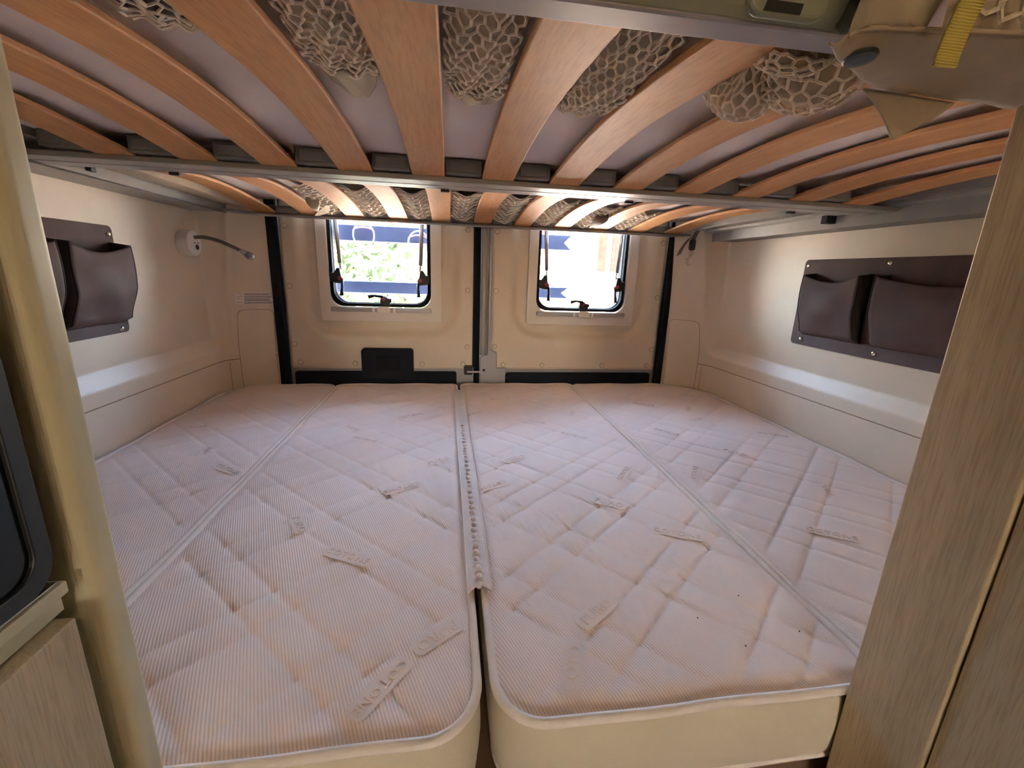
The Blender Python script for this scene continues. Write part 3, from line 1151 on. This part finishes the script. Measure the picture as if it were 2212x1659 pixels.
# small black locking pins under the joined rails
pin = None
for x in (-0.645, -0.123, 0.290, 0.700):
    if pin is None:
        pin = MB().box(-0.009, 0.009, 1.000, 1.010, 0.617, 0.625).build('locking_pin', 'black', rf_, bevel=0.001)
        pin.location.x = x
    else:
        p2 = copyobj(pin, rf_)
        p2.location.x = x

# --- mattresses lying on the frames
for nm, y0, y1, xa_, xb_, cutl, cutr, lab in (('bunk_mattress', 0.348, 0.966, -0.895, 0.93, 0, 0, 'lilac grey mattress seen between the wide slats of the nearer bunk frame'),
                                              ('bunk_mattress', 0.972, 1.745, -0.830, 0.845, 0.045, 0.105, 'lilac grey mattress lying on the bunk frame above the rear doors')):
    front = y0 < 0.9

    def edges(y):
        l_, r_ = xa_, xb_
        if cutl and y > y1 - cutl:
            l_ += 0.040 * (y - (y1 - cutl)) / cutl
        if cutr and y > y1 - cutr:
            r_ -= 0.055 * (y - (y1 - cutr)) / cutr
        return l_, r_

    def under(x, y):
        if front:
            z = 0.6625 + 0.0115 * sstep(0.69, 0.58, y) * sstep(-0.60, -0.42, x) * sstep(0.45, 0.28, x)
            return z + 0.0018 * math.sin(x * 9 + 3 * math.sin(y * 8)) * math.sin(y * 7 + x * 2)
        z = 0.6705 + 0.0075 * sstep(1.20, 1.31, y)
        return z + 0.0016 * math.sin(x * 9 + 3 * math.sin(y * 8)) * math.sin(y * 7 + x * 2)

    def ufn(a, y):
        l_, r_ = edges(y)
        x = l_ + (r_ - l_) * a
        return (x, y, under(x, y))
    tm = thing(nm, lab, 'mattress')
    MB().grid(lin(0, 1, 90), lin(y0, y1, 40), ufn).build('cover_underside', 'sheet_lilac', tm, smooth=True)
    foot = [(xa_, y0), (xb_, y0), (xb_, y1 - cutr), (edges(y1)[1], y1), (edges(y1)[0], y1), (xa_, y1 - cutl)]
    foot = [p for n_, p in enumerate(foot) if p not in foot[:n_]]
    MB().prism(foot, (0.677 if front else 0.681, 0.795), XY).build('foam_core', 'sheet_lilac', tm, bevel=0.012, seg=3)

# --- wall-mounted support rails
sr1 = thing('support_rail', 'grey metal bunk support rail above the reading lamp', 'rail')
MB().box(-0.9555, -0.862, 0.40, 1.655, 0.618, 0.6215).build('flange', 'grey_rail', sr1)
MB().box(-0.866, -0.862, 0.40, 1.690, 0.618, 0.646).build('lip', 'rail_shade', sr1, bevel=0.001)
MB().box(-0.866, -0.852, 1.095, 1.112, 0.630, 0.6465).build('stop', 'black', sr1, bevel=0.002)
sr2 = thing('support_rail', 'grey metal bunk support rail above the two-pocket organiser', 'rail')
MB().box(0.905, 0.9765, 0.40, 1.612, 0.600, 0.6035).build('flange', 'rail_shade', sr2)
MB().box(0.902, 0.906, 0.40, 1.645, 0.600, 0.634).build('lip', 'grey_rail', sr2, bevel=0.001)
MB().box(0.865, 0.906, 0.40, 1.645, 0.632, 0.640).build('upper_flange', 'grey_rail', sr2, bevel=0.001)
MB().box(0.875, 0.925, 1.085, 1.105, 0.612, 0.632).build('stop', 'black', sr2, bevel=0.002)


# =================================================================== NETS
def hexnet(mb, fn, nu, nv, rad, rng, jit=0.12):
    """honeycomb strands over the unit square mapped by fn(u,v); nu cells across, nv rows"""
    V = {}

    def node(i, j):
        if (i, j) not in V:
            # brick-lattice honeycomb
            u = (i + (0.0)) / (2.0 * nu)
            off = 0.17 if ((i + j) % 2 == 0) else -0.17
            v = (j + 0.5 + off) / nv
            u += rng.uniform(-jit, jit) / (2 * nu)
            v += rng.uniform(-jit, jit) / nv
            V[(i, j)] = Vector(fn(min(1, max(0, u)), min(1, max(0, v))))
        return V[(i, j)]
    for j in range(nv):
        for i in range(2 * nu):
            a, b = node(i, j), node(i + 1, j)
            mb.tube([a, b], rad, 5, caps=False)
    for j in range(nv - 1):
        for i in range(2 * nu + 1):
            if (i + j) % 2 == 0:
                mb.tube([node(i, j), node(i, j + 1)], rad * 1.25, 5, caps=False)
    # knots
    for p in V.values():
        r = rad * 1.35
        mb.add([p + Vector((r, 0, 0)), p + Vector((-r, 0, 0)), p + Vector((0, r, 0)), p + Vector((0, -r, 0)), p + Vector((0, 0, r)), p + Vector((0, 0, -r))],
               [(0, 2, 4), (2, 1, 4), (1, 3, 4), (3, 0, 4), (2, 0, 5), (1, 2, 5), (3, 1, 5), (0, 3, 5)])


sn = thing('safety_net', 'beige crocheted safety net stowed on the nearer bunk, its hem with a dark snap', 'net')


def bunch(xa, xb, ya, yb, zs, sag, nu, nv, seed, tip=None, backing='cloth_shade'):
    r_ = random.Random(seed)

    def fn(u, v, dz=0.0):
        x = xa + (xb - xa) * u
        arc = 1 - 0.30 * (2 * u - 1) ** 2
        y = ya + (yb - ya) * (1 - (1 - v) * 1.0) * (0.86 + 0.14 * arc)
        z = zs - sag * math.sin(PI * (0.25 + 0.75 * (1 - v)) * 0.9) * arc + 0.003 * math.sin(17 * u + 11 * v + seed) + dz
        return (x, y, z)
    mb = MB()
    hexnet(mb, fn, nu, nv, 0.00125, r_, 0.10)
    # gathered lower edge cord
    mb.tube([fn(u, 1.0) for u in lin(0, 1, 14)], 0.0019, 6)
    o = mb.build('net_bunch', 'net_cotton', sn, smooth=False)
    MB().grid(lin(0, 1, 12), lin(0, 1, 16), lambda u, v: fn(u, v, 0.0065)).build('net_backing', backing, sn, smooth=True)
    if tip:
        tx, ty = tip
        mbt = MB()

        def ft(u, v):
            a = Vector(fn(u, 0.94))
            b = Vector((tx, ty, zs - 0.002))
            w = v * (1 - 0.55 * (2 * u - 1) ** 2)
            p = a.lerp(Vector((a.x * 0.45 + b.x * 0.55, b.y, b.z)), w)
            return (p.x, p.y, p.z + 0.002 * math.sin(9 * u + 3 * v))
        mbt.grid(lin(0, 1, 14), lin(0, 1, 10), ft)
        mbt.build('cloth_tip', 'cloth_beige', sn, smooth=True, solid=0.0012)


bunch(-0.388, -0.322, 0.340, 0.492, 0.664, 0.010, 5, 12, 1, None, 'black')  # black backing paints the darkness seen through this net's holes
bunch(-0.2535, -0.1885, 0.340, 0.545, 0.664, 0.018, 6, 16, 2, (-0.222, 0.640))
bunch(-0.1195, -0.054, 0.340, 0.575, 0.664, 0.020, 6, 18, 3, (-0.076, 0.630))
bunch(0.0150, 0.0805, 0.340, 0.590, 0.664, 0.022, 7, 19, 4, None)


def lobe(cx, cy_, cz, rx, ry, rz, rot, nu, nv, seed, gap=True):
    r_ = random.Random(seed)
    ca, sa = math.cos(rot), math.sin(rot)

    def fn(u, v, k=1.0):
        th = PI * (0.02 + 0.96 * u)
        ph = PI * (0.05 + 0.90 * v)
        lx = -rx * math.cos(th) * k
        lz = -rz * math.sin(th) * math.sin(ph) * k
        ly = -ry * math.cos(ph) * k
        X, Y, Z = cx + lx * ca - ly * sa, cy_ + lx * sa + ly * ca, cz + lz
        # squeezed between two slats above their underside, free to spread under the right one
        if gap:
            X = max(0.1495, min(X, 0.2155 + 0.06 * sstep(0.6315, 0.618, Z)))
            Z = min(Z, 0.6295) if X > 0.2165 else Z
        return (X, Y, Z)
    mb = MB()
    hexnet(mb, fn, nu, nv, 0.0013, r_, 0.25)
    mb.build('net_bunch', 'net_cotton', sn)
    MB().grid(lin(0, 1, 14), lin(0, 1, 14), lambda u, v: fn(u, v, 0.86)).build('net_backing', 'cloth_shade', sn, smooth=True)


lobe(0.176, 0.446, 0.650, 0.036, 0.046, 0.038, -0.4, 9, 10, 11)
lobe(0.206, 0.398, 0.650, 0.046, 0.046, 0.045, -0.4, 10, 11, 12)
lobe(0.158, 0.3640, 0.6275, 0.026, 0.0125, 0.010, 0.0, 5, 5, 13, False)

# hem hanging as a nearly level sheet at the aisle end of the nearer bunk
HR = catmull([(0.121, 0.2855, 0.602), (0.150, 0.304, 0.601), (0.202, 0.326, 0.600), (0.280, 0.333, 0.600), (0.3385, 0.3365, 0.600)], 10)
HF = catmull([(0.128, 0.2830, 0.605), (0.143, 0.280, 0.610), (0.190, 0.274, 0.611), (0.262, 0.266, 0.612), (0.3385, 0.258, 0.613)], 10)
mb = MB()
mb.grid(list(range(len(HR))), lin(0, 1, 12), lambda i, v: HR[int(i)].lerp(HF[int(i)], v) + Vector((0, 0, -0.0025 * math.sin(PI * v) + 0.0008 * math.sin(i * 0.6))))
mb.build('hem', 'cloth_beige', sn, smooth=True, solid=0.0016)
MB().lathe([(0.0098, 0), (0.0100, 0.0012), (0.0088, 0.0024), (0.005, 0.0030)], 22, (0.1530, 0.2945, 0.6015), (0.0, -0.12, -1)).build('snap', 'snap_grey', sn, smooth=False)
MB().tube([p + Vector((0, 0, -0.0005)) for p in HF[2:]], 0.0016, 6).build('hem_seam', 'cloth_shade', sn, smooth=True)


def ruff(u, v):
    a = HF[int(round(2 + u * 16))]
    return (a.x + 0.006 * v, a.y - 0.001 - 0.006 * math.sin(PI * v * 0.8) + 0.003 * math.sin(14 * u + 6 * v), a.z + 0.055 * v)


MB().grid(lin(0, 1, 17), lin(0, 1, 16), ruff).build('gathered_cloth', 'cloth_beige', sn, smooth=True, solid=0.0012)
mbn = MB()
hexnet(mbn, lambda u, v: (0.200 + 0.136 * u, 0.272 - 0.012 * u + 0.006 * math.sin(8 * u) * v - 0.010 * math.sin(PI * v), 0.613 + 0.060 * v), 9, 6, 0.0016, random.Random(5), 0.22)
mbn.build('net_bunch', 'net_cotton', sn)
MB().grid(lin(0, 1, 14), lin(0, 1, 8), lambda u, v: (0.200 + 0.136 * u, 0.286 - 0.012 * u, 0.613 + 0.060 * v)).build('net_backing', 'cloth_shade', sn)


# turned-down triangular corner of the hem
def tri(u, v):
    a = Vector((0.201, 0.338, 0.602))
    b = Vector((0.288, 0.340, 0.600))
    c_ = Vector((0.233, 0.335, 0.568))
    top = a.lerp(b, u)
    p = top.lerp(c_, v * (1 - 0.25 * u * (1 - v)))
    return (p.x + 0.010 * u * v * (1 - v), p.y - 0.003 * math.sin(PI * v), p.z)


MB().grid(lin(0, 1, 16), lin(0, 1, 12), tri).build('cloth_tip', 'cloth_beige', sn, smooth=True, solid=0.0018)

stp = thing('webbing_strap', 'short yellow webbing strap hanging in front of the beige net hem', 'strap')
mbs = MB()
mbs.grid(lin(0, 1, 6), lin(0, 1, 20), lambda u, v: (0.1655 + 0.0155 * u + 0.010 * v, 0.2545 - 0.004 * v + 0.0008 * math.sin(9 * v), 0.5812 + 0.0005 * u + 0.070 * v))
mbs.build('webbing', 'yellow_tape', stp, smooth=True, solid=0.0016)

# rear bunk's net lying on the slats
rn = thing('safety_net', 'beige crocheted net lying along the slats above the two rear windows', 'net')


def rnet(u, v, dz=0):
    x = -0.535 + 1.20 * u
    ya = 1.33 + 0.015 * math.sin(9 * u) + 0.13 * sstep(0.55, 1.0, u)
    y = ya + (1.714 - ya) * v
    a = (y - 0.975) / 0.777
    slat = 0.630 + 0.030 * math.sin(PI * a)
    q_ = ((x - 0.0115) / 0.1535) % 1.0
    g_ = sstep(0.041, 0.072, min(q_, 1 - q_) * 0.1535)
    z = slat + 0.0115 - 0.013 * g_ + 0.0005 * math.sin(40 * u + 9 * v) + dz
    return (x, y, z)


mbn = MB()
hexnet(mbn, rnet, 40, 15, 0.0021, random.Random(21), 0.15)
mbn.build('net_bunch', 'net_cotton', rn)
mbn = MB().grid(lin(0, 1, 120), lin(0, 1, 14), lambda u, v: rnet(u, v, 0.0034)).build('net_backing', 'cloth_beige', rn, smooth=True)


def cone_tip(parent, base, tip, r, mat):
    b, t_ = Vector(base), Vector(tip)
    mb = MB()
    mb.lathe([(r, 0), (r * 0.75, (t_ - b).length * 0.4), (r * 0.35, (t_ - b).length * 0.75), (0.0006, (t_ - b).length)], 14, b, t_ - b)
    return mb.build('cloth_tip', mat, parent, smooth=True)


cone_tip(rn, (-0.530, 1.50, 0.650), (-0.558, 1.66, 0.636), 0.020, 'cloth_beige')
cone_tip(rn, (0.402, 1.50, 0.650), (0.418, 1.690, 0.633), 0.021, 'strap_brown')
for k in range(9):
    a = k / 8
    MB().tube([(-0.505 + 0.010 * a, 1.56, 0.646), (-0.56 + 0.03 * a, 1.67 + 0.01 * a, 0.636), (-0.585 + 0.008 * a, 1.715, 0.628)], 0.0012, 5).build('tassel_thread', 'net_cotton', rn)

# =================================================================== WALL ORGANISERS
def organiser(label, xw, s, y0, y1, z0, z1, pockets, rivets):
    """s: +1 when pockets project towards +x (left wall)"""
    t = thing('wall_organiser', label, 'organiser')
    th = 0.003
    xa, xb = xw, xw + s * th
    MB().prism(rrect(y0, y1, z0, z1, 0.012, 4), (min(xa, xb), max(xa, xb)), YZ).build('back_panel', 'brown_leather', t, bevel=0.0008)
    for (pa, pb, pz0, pz1, dep) in pockets:
        def pf(u, v):
            y = pa + (pb - pa) * u
            z = pz0 + (pz1 - pz0) * v
            sidez = min(1.0, min(u, 1 - u) / 0.10)
            bulge = dep * (0.45 + 0.55 * sstep(0, 0.5, v)) * (sstep(0, 0.06, v) if v < 0.06 else 1)
            sag = 0.020 * math.sin(PI * u) * sstep(0.6, 1.0, v)
            x = xb + s * bulge * (0.94 + 0.06 * math.sin(PI * u)) + s * 0.002 * math.sin(9 * u + 7 * v)
            # front face leans back in the middle of the mouth
            x -= s * 0.010 * math.sin(PI * u) * sstep(0.7, 1, v)
            return (x, y, z - sag)
        pk = MB().grid(lin(0, 1, 26), lin(0, 1, 26), pf).build('pocket_front', 'brown_leather', t, smooth=True, solid=0.0022)
        for u in (0.0, 1.0):
            def sf(a, v):
                p = pf(u, v)
                yy = p[1] + (0.006 if u == 1.0 else -0.006) * math.sin(PI * a)
                return (xb + (p[0] - xb) * a, yy - (0.012 if u == 1 else -0.012) * (1 - a) * 0, p[2] + 0.006 * (1 - a) * v)
            MB().grid(lin(0, 1, 8), lin(0, 1, 22), sf).build('pocket_gusset', 'brown_dark', t, smooth=True, solid=0.0018)
            MB().tube([pf(u, v) for v in lin(0.02, 1, 22)], 0.0022, 6).build('pocket_edge', 'brown_dark', t, smooth=True)
    for (y, z) in rivets:
        MB().lathe([(0.0062, -0.001), (0.0064, 0.001), (0.0050, 0.0032), (0.0020, 0.0042)], 16, (xb, y, z), (s, 0, 0)).build('rivet', 'brass_rivet', t, smooth=True)
    return t


organiser('brown leather wall pocket beside the gooseneck reading lamp', -0.9555, 1, 0.78, 1.276, 0.270, 0.534,
          [(1.072, 1.258, 0.298, 0.488, 0.050), (0.80, 1.042, 0.298, 0.488, 0.050)],
          [(1.262, 0.514), (1.247, 0.281), (1.03, 0.514), (1.03, 0.281)])
organiser('long brown leather organiser with two open pockets on the wall opposite the lamp', 0.9765, -1, 0.60, 1.240, 0.270, 0.526,
          [(1.008, 1.190, 0.304, 0.480, 0.044), (0.66, 0.962, 0.304, 0.478, 0.044)],
          [(1.224, 0.508), (0.972, 0.512), (1.200, 0.288), (0.958, 0.286)])

# =================================================================== READING LAMP
lp = thing('reading_lamp', 'gooseneck reading lamp with round white base and clear tip', 'lamp')
MB().lathe([(0.037, 0), (0.039, 0.004), (0.039, 0.036), (0.036, 0.040), (0.0, 0.0405)], 32, (-0.957, 1.577, 0.512), (1, 0, 0)).build('base', 'white_plastic', lp, smooth=False, bevel=0.0015)
MB().lathe([(0.0078, 0), (0.0078, 0.002)], 14, (-0.915, 1.581, 0.500), (1, 0, 0)).build('switch', 'black', lp)
for dy in (-0.009, 0.009):
    MB().lathe([(0.0022, 0), (0.0022, 0.0015)], 8, (-0.915, 1.579 + dy, 0.513), (1, 0, 0)).build('base_dimple', 'strap_brown', lp)
neck = catmull([(-0.917, 1.577, 0.530), (-0.889, 1.577, 0.531), (-0.851, 1.578, 0.523), (-0.814, 1.580, 0.508), (-0.788, 1.582, 0.496)], 10)
MB().tube(neck, 0.0058, 10).build('gooseneck', 'gooseneck', lp, smooth=True)
d_ = (neck[-1] - neck[-4]).normalized()
hd_ = MB().lathe([(0.0058, 0), (0.0075, 0.006), (0.0115, 0.022), (0.0135, 0.033), (0.0120, 0.041), (0.007, 0.046), (0.001, 0.0475)], 18, neck[-1], d_ + Vector((0, -0.15, -0.12))).build('lamp_head', 'clear_plastic', lp, smooth=True)
MB().lathe([(0.006, 0.022), (0.007, 0.034), (0.003, 0.038)], 12, neck[-1], d_ + Vector((0, -0.15, -0.12))).build('led_core', 'black', lp, smooth=True)

# =================================================================== STRAP WITH SNAP HOOK
sh_ = thing('snap_hook_strap', 'brown strap with a silver snap hook hanging from the bunk', 'strap')
def ribbon(pts, w, nrm):
    mb = MB()
    P = catmull(pts, 8)
    n = Vector(nrm)
    return mb.grid(list(range(len(P))), [-1, 1], lambda i, s: P[int(i)] + n * (s * w / 2))


XH = 0.8375
ribbon([(XH + 0.010, 1.655, 0.641), (XH + 0.010, 1.668, 0.634), (XH + 0.002, 1.672, 0.608), (XH, 1.672, 0.568)], 0.018, (1, 0, 0)).build('strap', 'strap_brown', sh_, smooth=True, solid=0.002)
ribbon([(XH - 0.008, 1.669, 0.617), (XH - 0.026, 1.665, 0.602), (XH - 0.045, 1.664, 0.573), (XH - 0.055, 1.665, 0.548)], 0.020, (0.85, 0, 0.5)).build('strap_tail', 'strap_brown', sh_, smooth=True, solid=0.002)
MB().prism(rrect(XH - 0.016, XH + 0.010, 0.566, 0.608, 0.008), (1.661, 1.671), XZ).build('buckle', 'black', sh_, bevel=0.003)
def ringpts(cx, cy_, cz, rx, rz, n=20):
    return [(cx + rx * math.cos(2 * PI * k / n), cy_, cz + rz * math.sin(2 * PI * k / n)) for k in range(n)]


MB().tube(ringpts(XH - 0.002, 1.669, 0.556, 0.010, 0.007), 0.0022, 8, closed=True).build('d_ring', 'chrome', sh_, smooth=True)
hk = MB().tube(ringpts(XH - 0.004, 1.669, 0.522, 0.0100, 0.0120), 0.0028, 8, closed=True)
hk.lathe([(0.004, 0), (0.006, 0.004), (0.005, 0.012), (0.007, 0.016)], 12, (XH - 0.003, 1.669, 0.549), (0, 0, -1))
hk.tube([(XH - 0.012, 1.669, 0.532), (XH - 0.024, 1.668, 0.535)], 0.0016, 6)
hk.build('snap_hook', 'chrome', sh_, smooth=True)

# =================================================================== FOREGROUND FURNITURE
# left cabinet: appliance with black front above a drawer
lc = thing('tall_cabinet', 'tall cabinet with a black glossy appliance front and cream rounded corner post', 'cabinet')
MB().box(-0.90, -0.412, -0.60, 0.328, -0.85, 1.19).build('body', 'fascia_dark', lc)
ppts = rrect(-0.412, -0.368, 0.302, 0.3300, [0.006, 0.001, 0.001, 0.013], 12)
MB().prism(ppts, (-0.85, 1.19), XY).build('corner_post', 'post_cream', lc, smooth=False)
ap = MB().prism(rrect(-0.30, 0.286, 0.246, 0.80, 0.022, 6), (-0.412, -0.376), YZ).build('appliance_door', 'appliance_black', lc, bevel=0.003)
ring_prism(MB(), rrect(-0.30, 0.286, 0.246, 0.80, 0.022, 6), rrect(-0.288, 0.274, 0.258, 0.788, 0.016, 6), (-0.378, -0.373), YZ).build('door_rim', 'black', ap, bevel=0.001)
MB().prism([(0.246, 0.2430), (0.286, 0.2430), (0.286, 0.2445), (0.246, 0.2445)], (-0.386, -0.3755), YZ).build('door_edge', 'chrome', ap)
MB().box(-0.412, -0.373, -0.30, 0.290, 0.2335, 0.2425).build('shelf_edge', 'post_cream', lc, bevel=0.001)
MB().box(-0.412, -0.379, -0.30, 0.290, 0.2195, 0.2325).build('shelf_rail', 'post_cream', lc)
dr = MB().box(-0.412, -0.368, -0.30, 0.284, -0.50, 0.2175).build('drawer', 'pale_oak', lc, bevel=0.0012)

# right cabinet: oak side boards
rc = thing('oak_cabinet', 'pale oak laminated cabinet beside the long organiser', 'cabinet')
MB().box(0.3396, 0.985, 0.254, 0.334, -0.85, 1.19).build('side_board', 'pale_oak', rc, bevel=0.0015)
MB().box(0.3440, 0.985, -0.30, 0.2525, -0.85, 1.19).build('side_board', 'pale_oak', rc, bevel=0.0015)

# =================================================================== OUTSIDE
# cycle carrier on the rear doors: two flat bars with notched ends
bc = thing('cycle_carrier', 'dark blue cycle carrier bars seen outside through both rear windows', 'carrier')
for (za, zb) in ((0.560, 0.622), (0.352, 0.400)):
    zm = (za + zb) / 2
    poly = [(-0.80, za), (0.418, za), (0.385, zm), (0.418, zb), (-0.80, zb)]
    MB().prism(poly, (1.925, 1.945), XZ).build('carrier_bar', 'rack_blue', bc, bevel=0.003)
for x in (-0.70, 0.30):
    MB().box(x - 0.006, x + 0.006, 1.875, 1.926, 0.30, 0.66).build('carrier_bracket', 'rack_blue', bc, bevel=0.002) if x < 0 else None
for x, z, lab in ((-0.455, 0.583, 'oval white loop hanging outside, nearer the pillar with the sticker'), (-0.238, 0.562, 'oval white loop hanging outside, nearer the gap between the rear doors')):
    lo = thing('oval_loop', lab, 'loop', group='oval loops behind the rear window')
    MB().tube(ringpts(x, 1.905, z, 0.041, 0.046, 36), 0.0028, 8, closed=True).build('loop_ring', 'loop_white', lo, smooth=True)
    MB().tube([(x + 0.041 * math.cos(a), 1.903, z + 0.012 + 0.018 * math.sin(a)) for a in lin(0.1, PI - 0.1, 16)], 0.003, 6).build('loop_band', 'loop_pink', lo, smooth=True)


def tree(x, y, h, rx, n, seed, label):
    r_ = random.Random(seed)
    t = thing('tree', label, 'tree', group=None)
    MB().tube([(x, y, -1.45), (x + 0.1, y, -1.45 + h * 0.45), (x + 0.05, y + 0.1, -1.45 + h * 0.8)], [0.12, 0.09, 0.03], 8).build('trunk', 'bark', t, smooth=True)
    mb = MB()
    for k in range(n):
        while True:
            a = Vector((r_.uniform(-1, 1), r_.uniform(-1, 1), r_.uniform(-1, 1)))
            if 0.35 < a.length < 1:
                break
        c_ = Vector((x + a.x * rx, y + a.y * rx, -1.45 + h * 0.62 + a.z * h * 0.42))
        d1 = Vector((r_.gauss(0, 1), r_.gauss(0, 1), r_.gauss(0, 1))).normalized()
        d2 = d1.orthogonal().normalized()
        L = r_.uniform(0.06, 0.12)
        mb.add([c_ - d1 * L, c_ + d2 * L * 0.4, c_ + d1 * L, c_ - d2 * L * 0.4], [(0, 1, 2, 3)])
    o = mb.build('foliage', 'leaf', t)
    o['kind'] = 'stuff'
    return t


tree(-1.35, 6.2, 2.7, 1.2, 2600, 31, 'leafy green tree outside behind the window with the oval loops')
tree(-2.6, 8.8, 3.2, 1.5, 2400, 32, 'taller leafy tree farther away outside the window with the oval loops')
# timber posts and pale house seen through the right window
tp = thing('timber_screen', 'red timber screen of hanging boards on thin poles outside the rear window', 'screen')
for x, w in ((1.92, 0.12), (2.12, 0.12), (2.31, 0.14)):
    MB().box(x, x + w, 5.95, 6.0, 0.52, 1.7).build('board', 'red_wood', tp, bevel=0.005)
    MB().tube([(x + w / 2, 5.975, 0.54), (x + w / 2 - 0.05, 5.975, -1.45)], 0.012, 8).build('pole', 'bark', tp)
MB().box(1.80, 2.6, 5.94, 6.01, 1.7, 1.8).build('top_rail', 'red_wood', tp)
hw = thing('house', 'pale rendered house far away behind the timber screen', 'building')
MB().box(-3.0, 8.0, 36, 40, -1.45, 3.0).build('wall', 'house_wall', hw)
MB().prism([(35.6, 3.0), (40.4, 3.0), (38, 4.8)], (-3.4, 8.4), YZ).build('roof', 'red_wood', hw)
for x in (-1.5, 1.5, 5.6):
    wnd = MB().box(x, x + 1.0, 35.95, 36.05, 0.2, 1.6).build('window', 'body_white', hw)
    MB().box(x + 0.06, x + 0.94, 35.93, 35.96, 0.26, 1.54).build('pane', 'rack_blue', wnd)
sd_ = MB().box(4.0, 12.0, 20, 34, -1.449, -1.43).build('sand_bed', 'sandy')
tag(sd_, 'orange sandy patch on the ground far behind the timber screen', 'ground', kind='structure')

# unseen warm lamp added as front fill, its light stays with it
al = thing('fill_lamp', 'round warm fill lamp added over the aisle before the beds', 'lamp')
MB().lathe([(0.10, 0), (0.11, 0.006), (0.11, 0.02), (0.10, 0.026)], 32, (-0.02, -0.75, 1.199), (0, 0, -1)).build('fill_housing', 'white_plastic', al)
ld = bpy.data.lights.new('fill_light', 'AREA')
ld.shape = 'DISK'
ld.size = 0.20
ld.energy = 0.26
ld.color = (1.0, 0.80, 0.50)
lo_ = bpy.data.objects.new('fill_light', ld)
COL.objects.link(lo_)
lo_.parent = al
lo_.location = (-0.02, -0.75, 1.165)
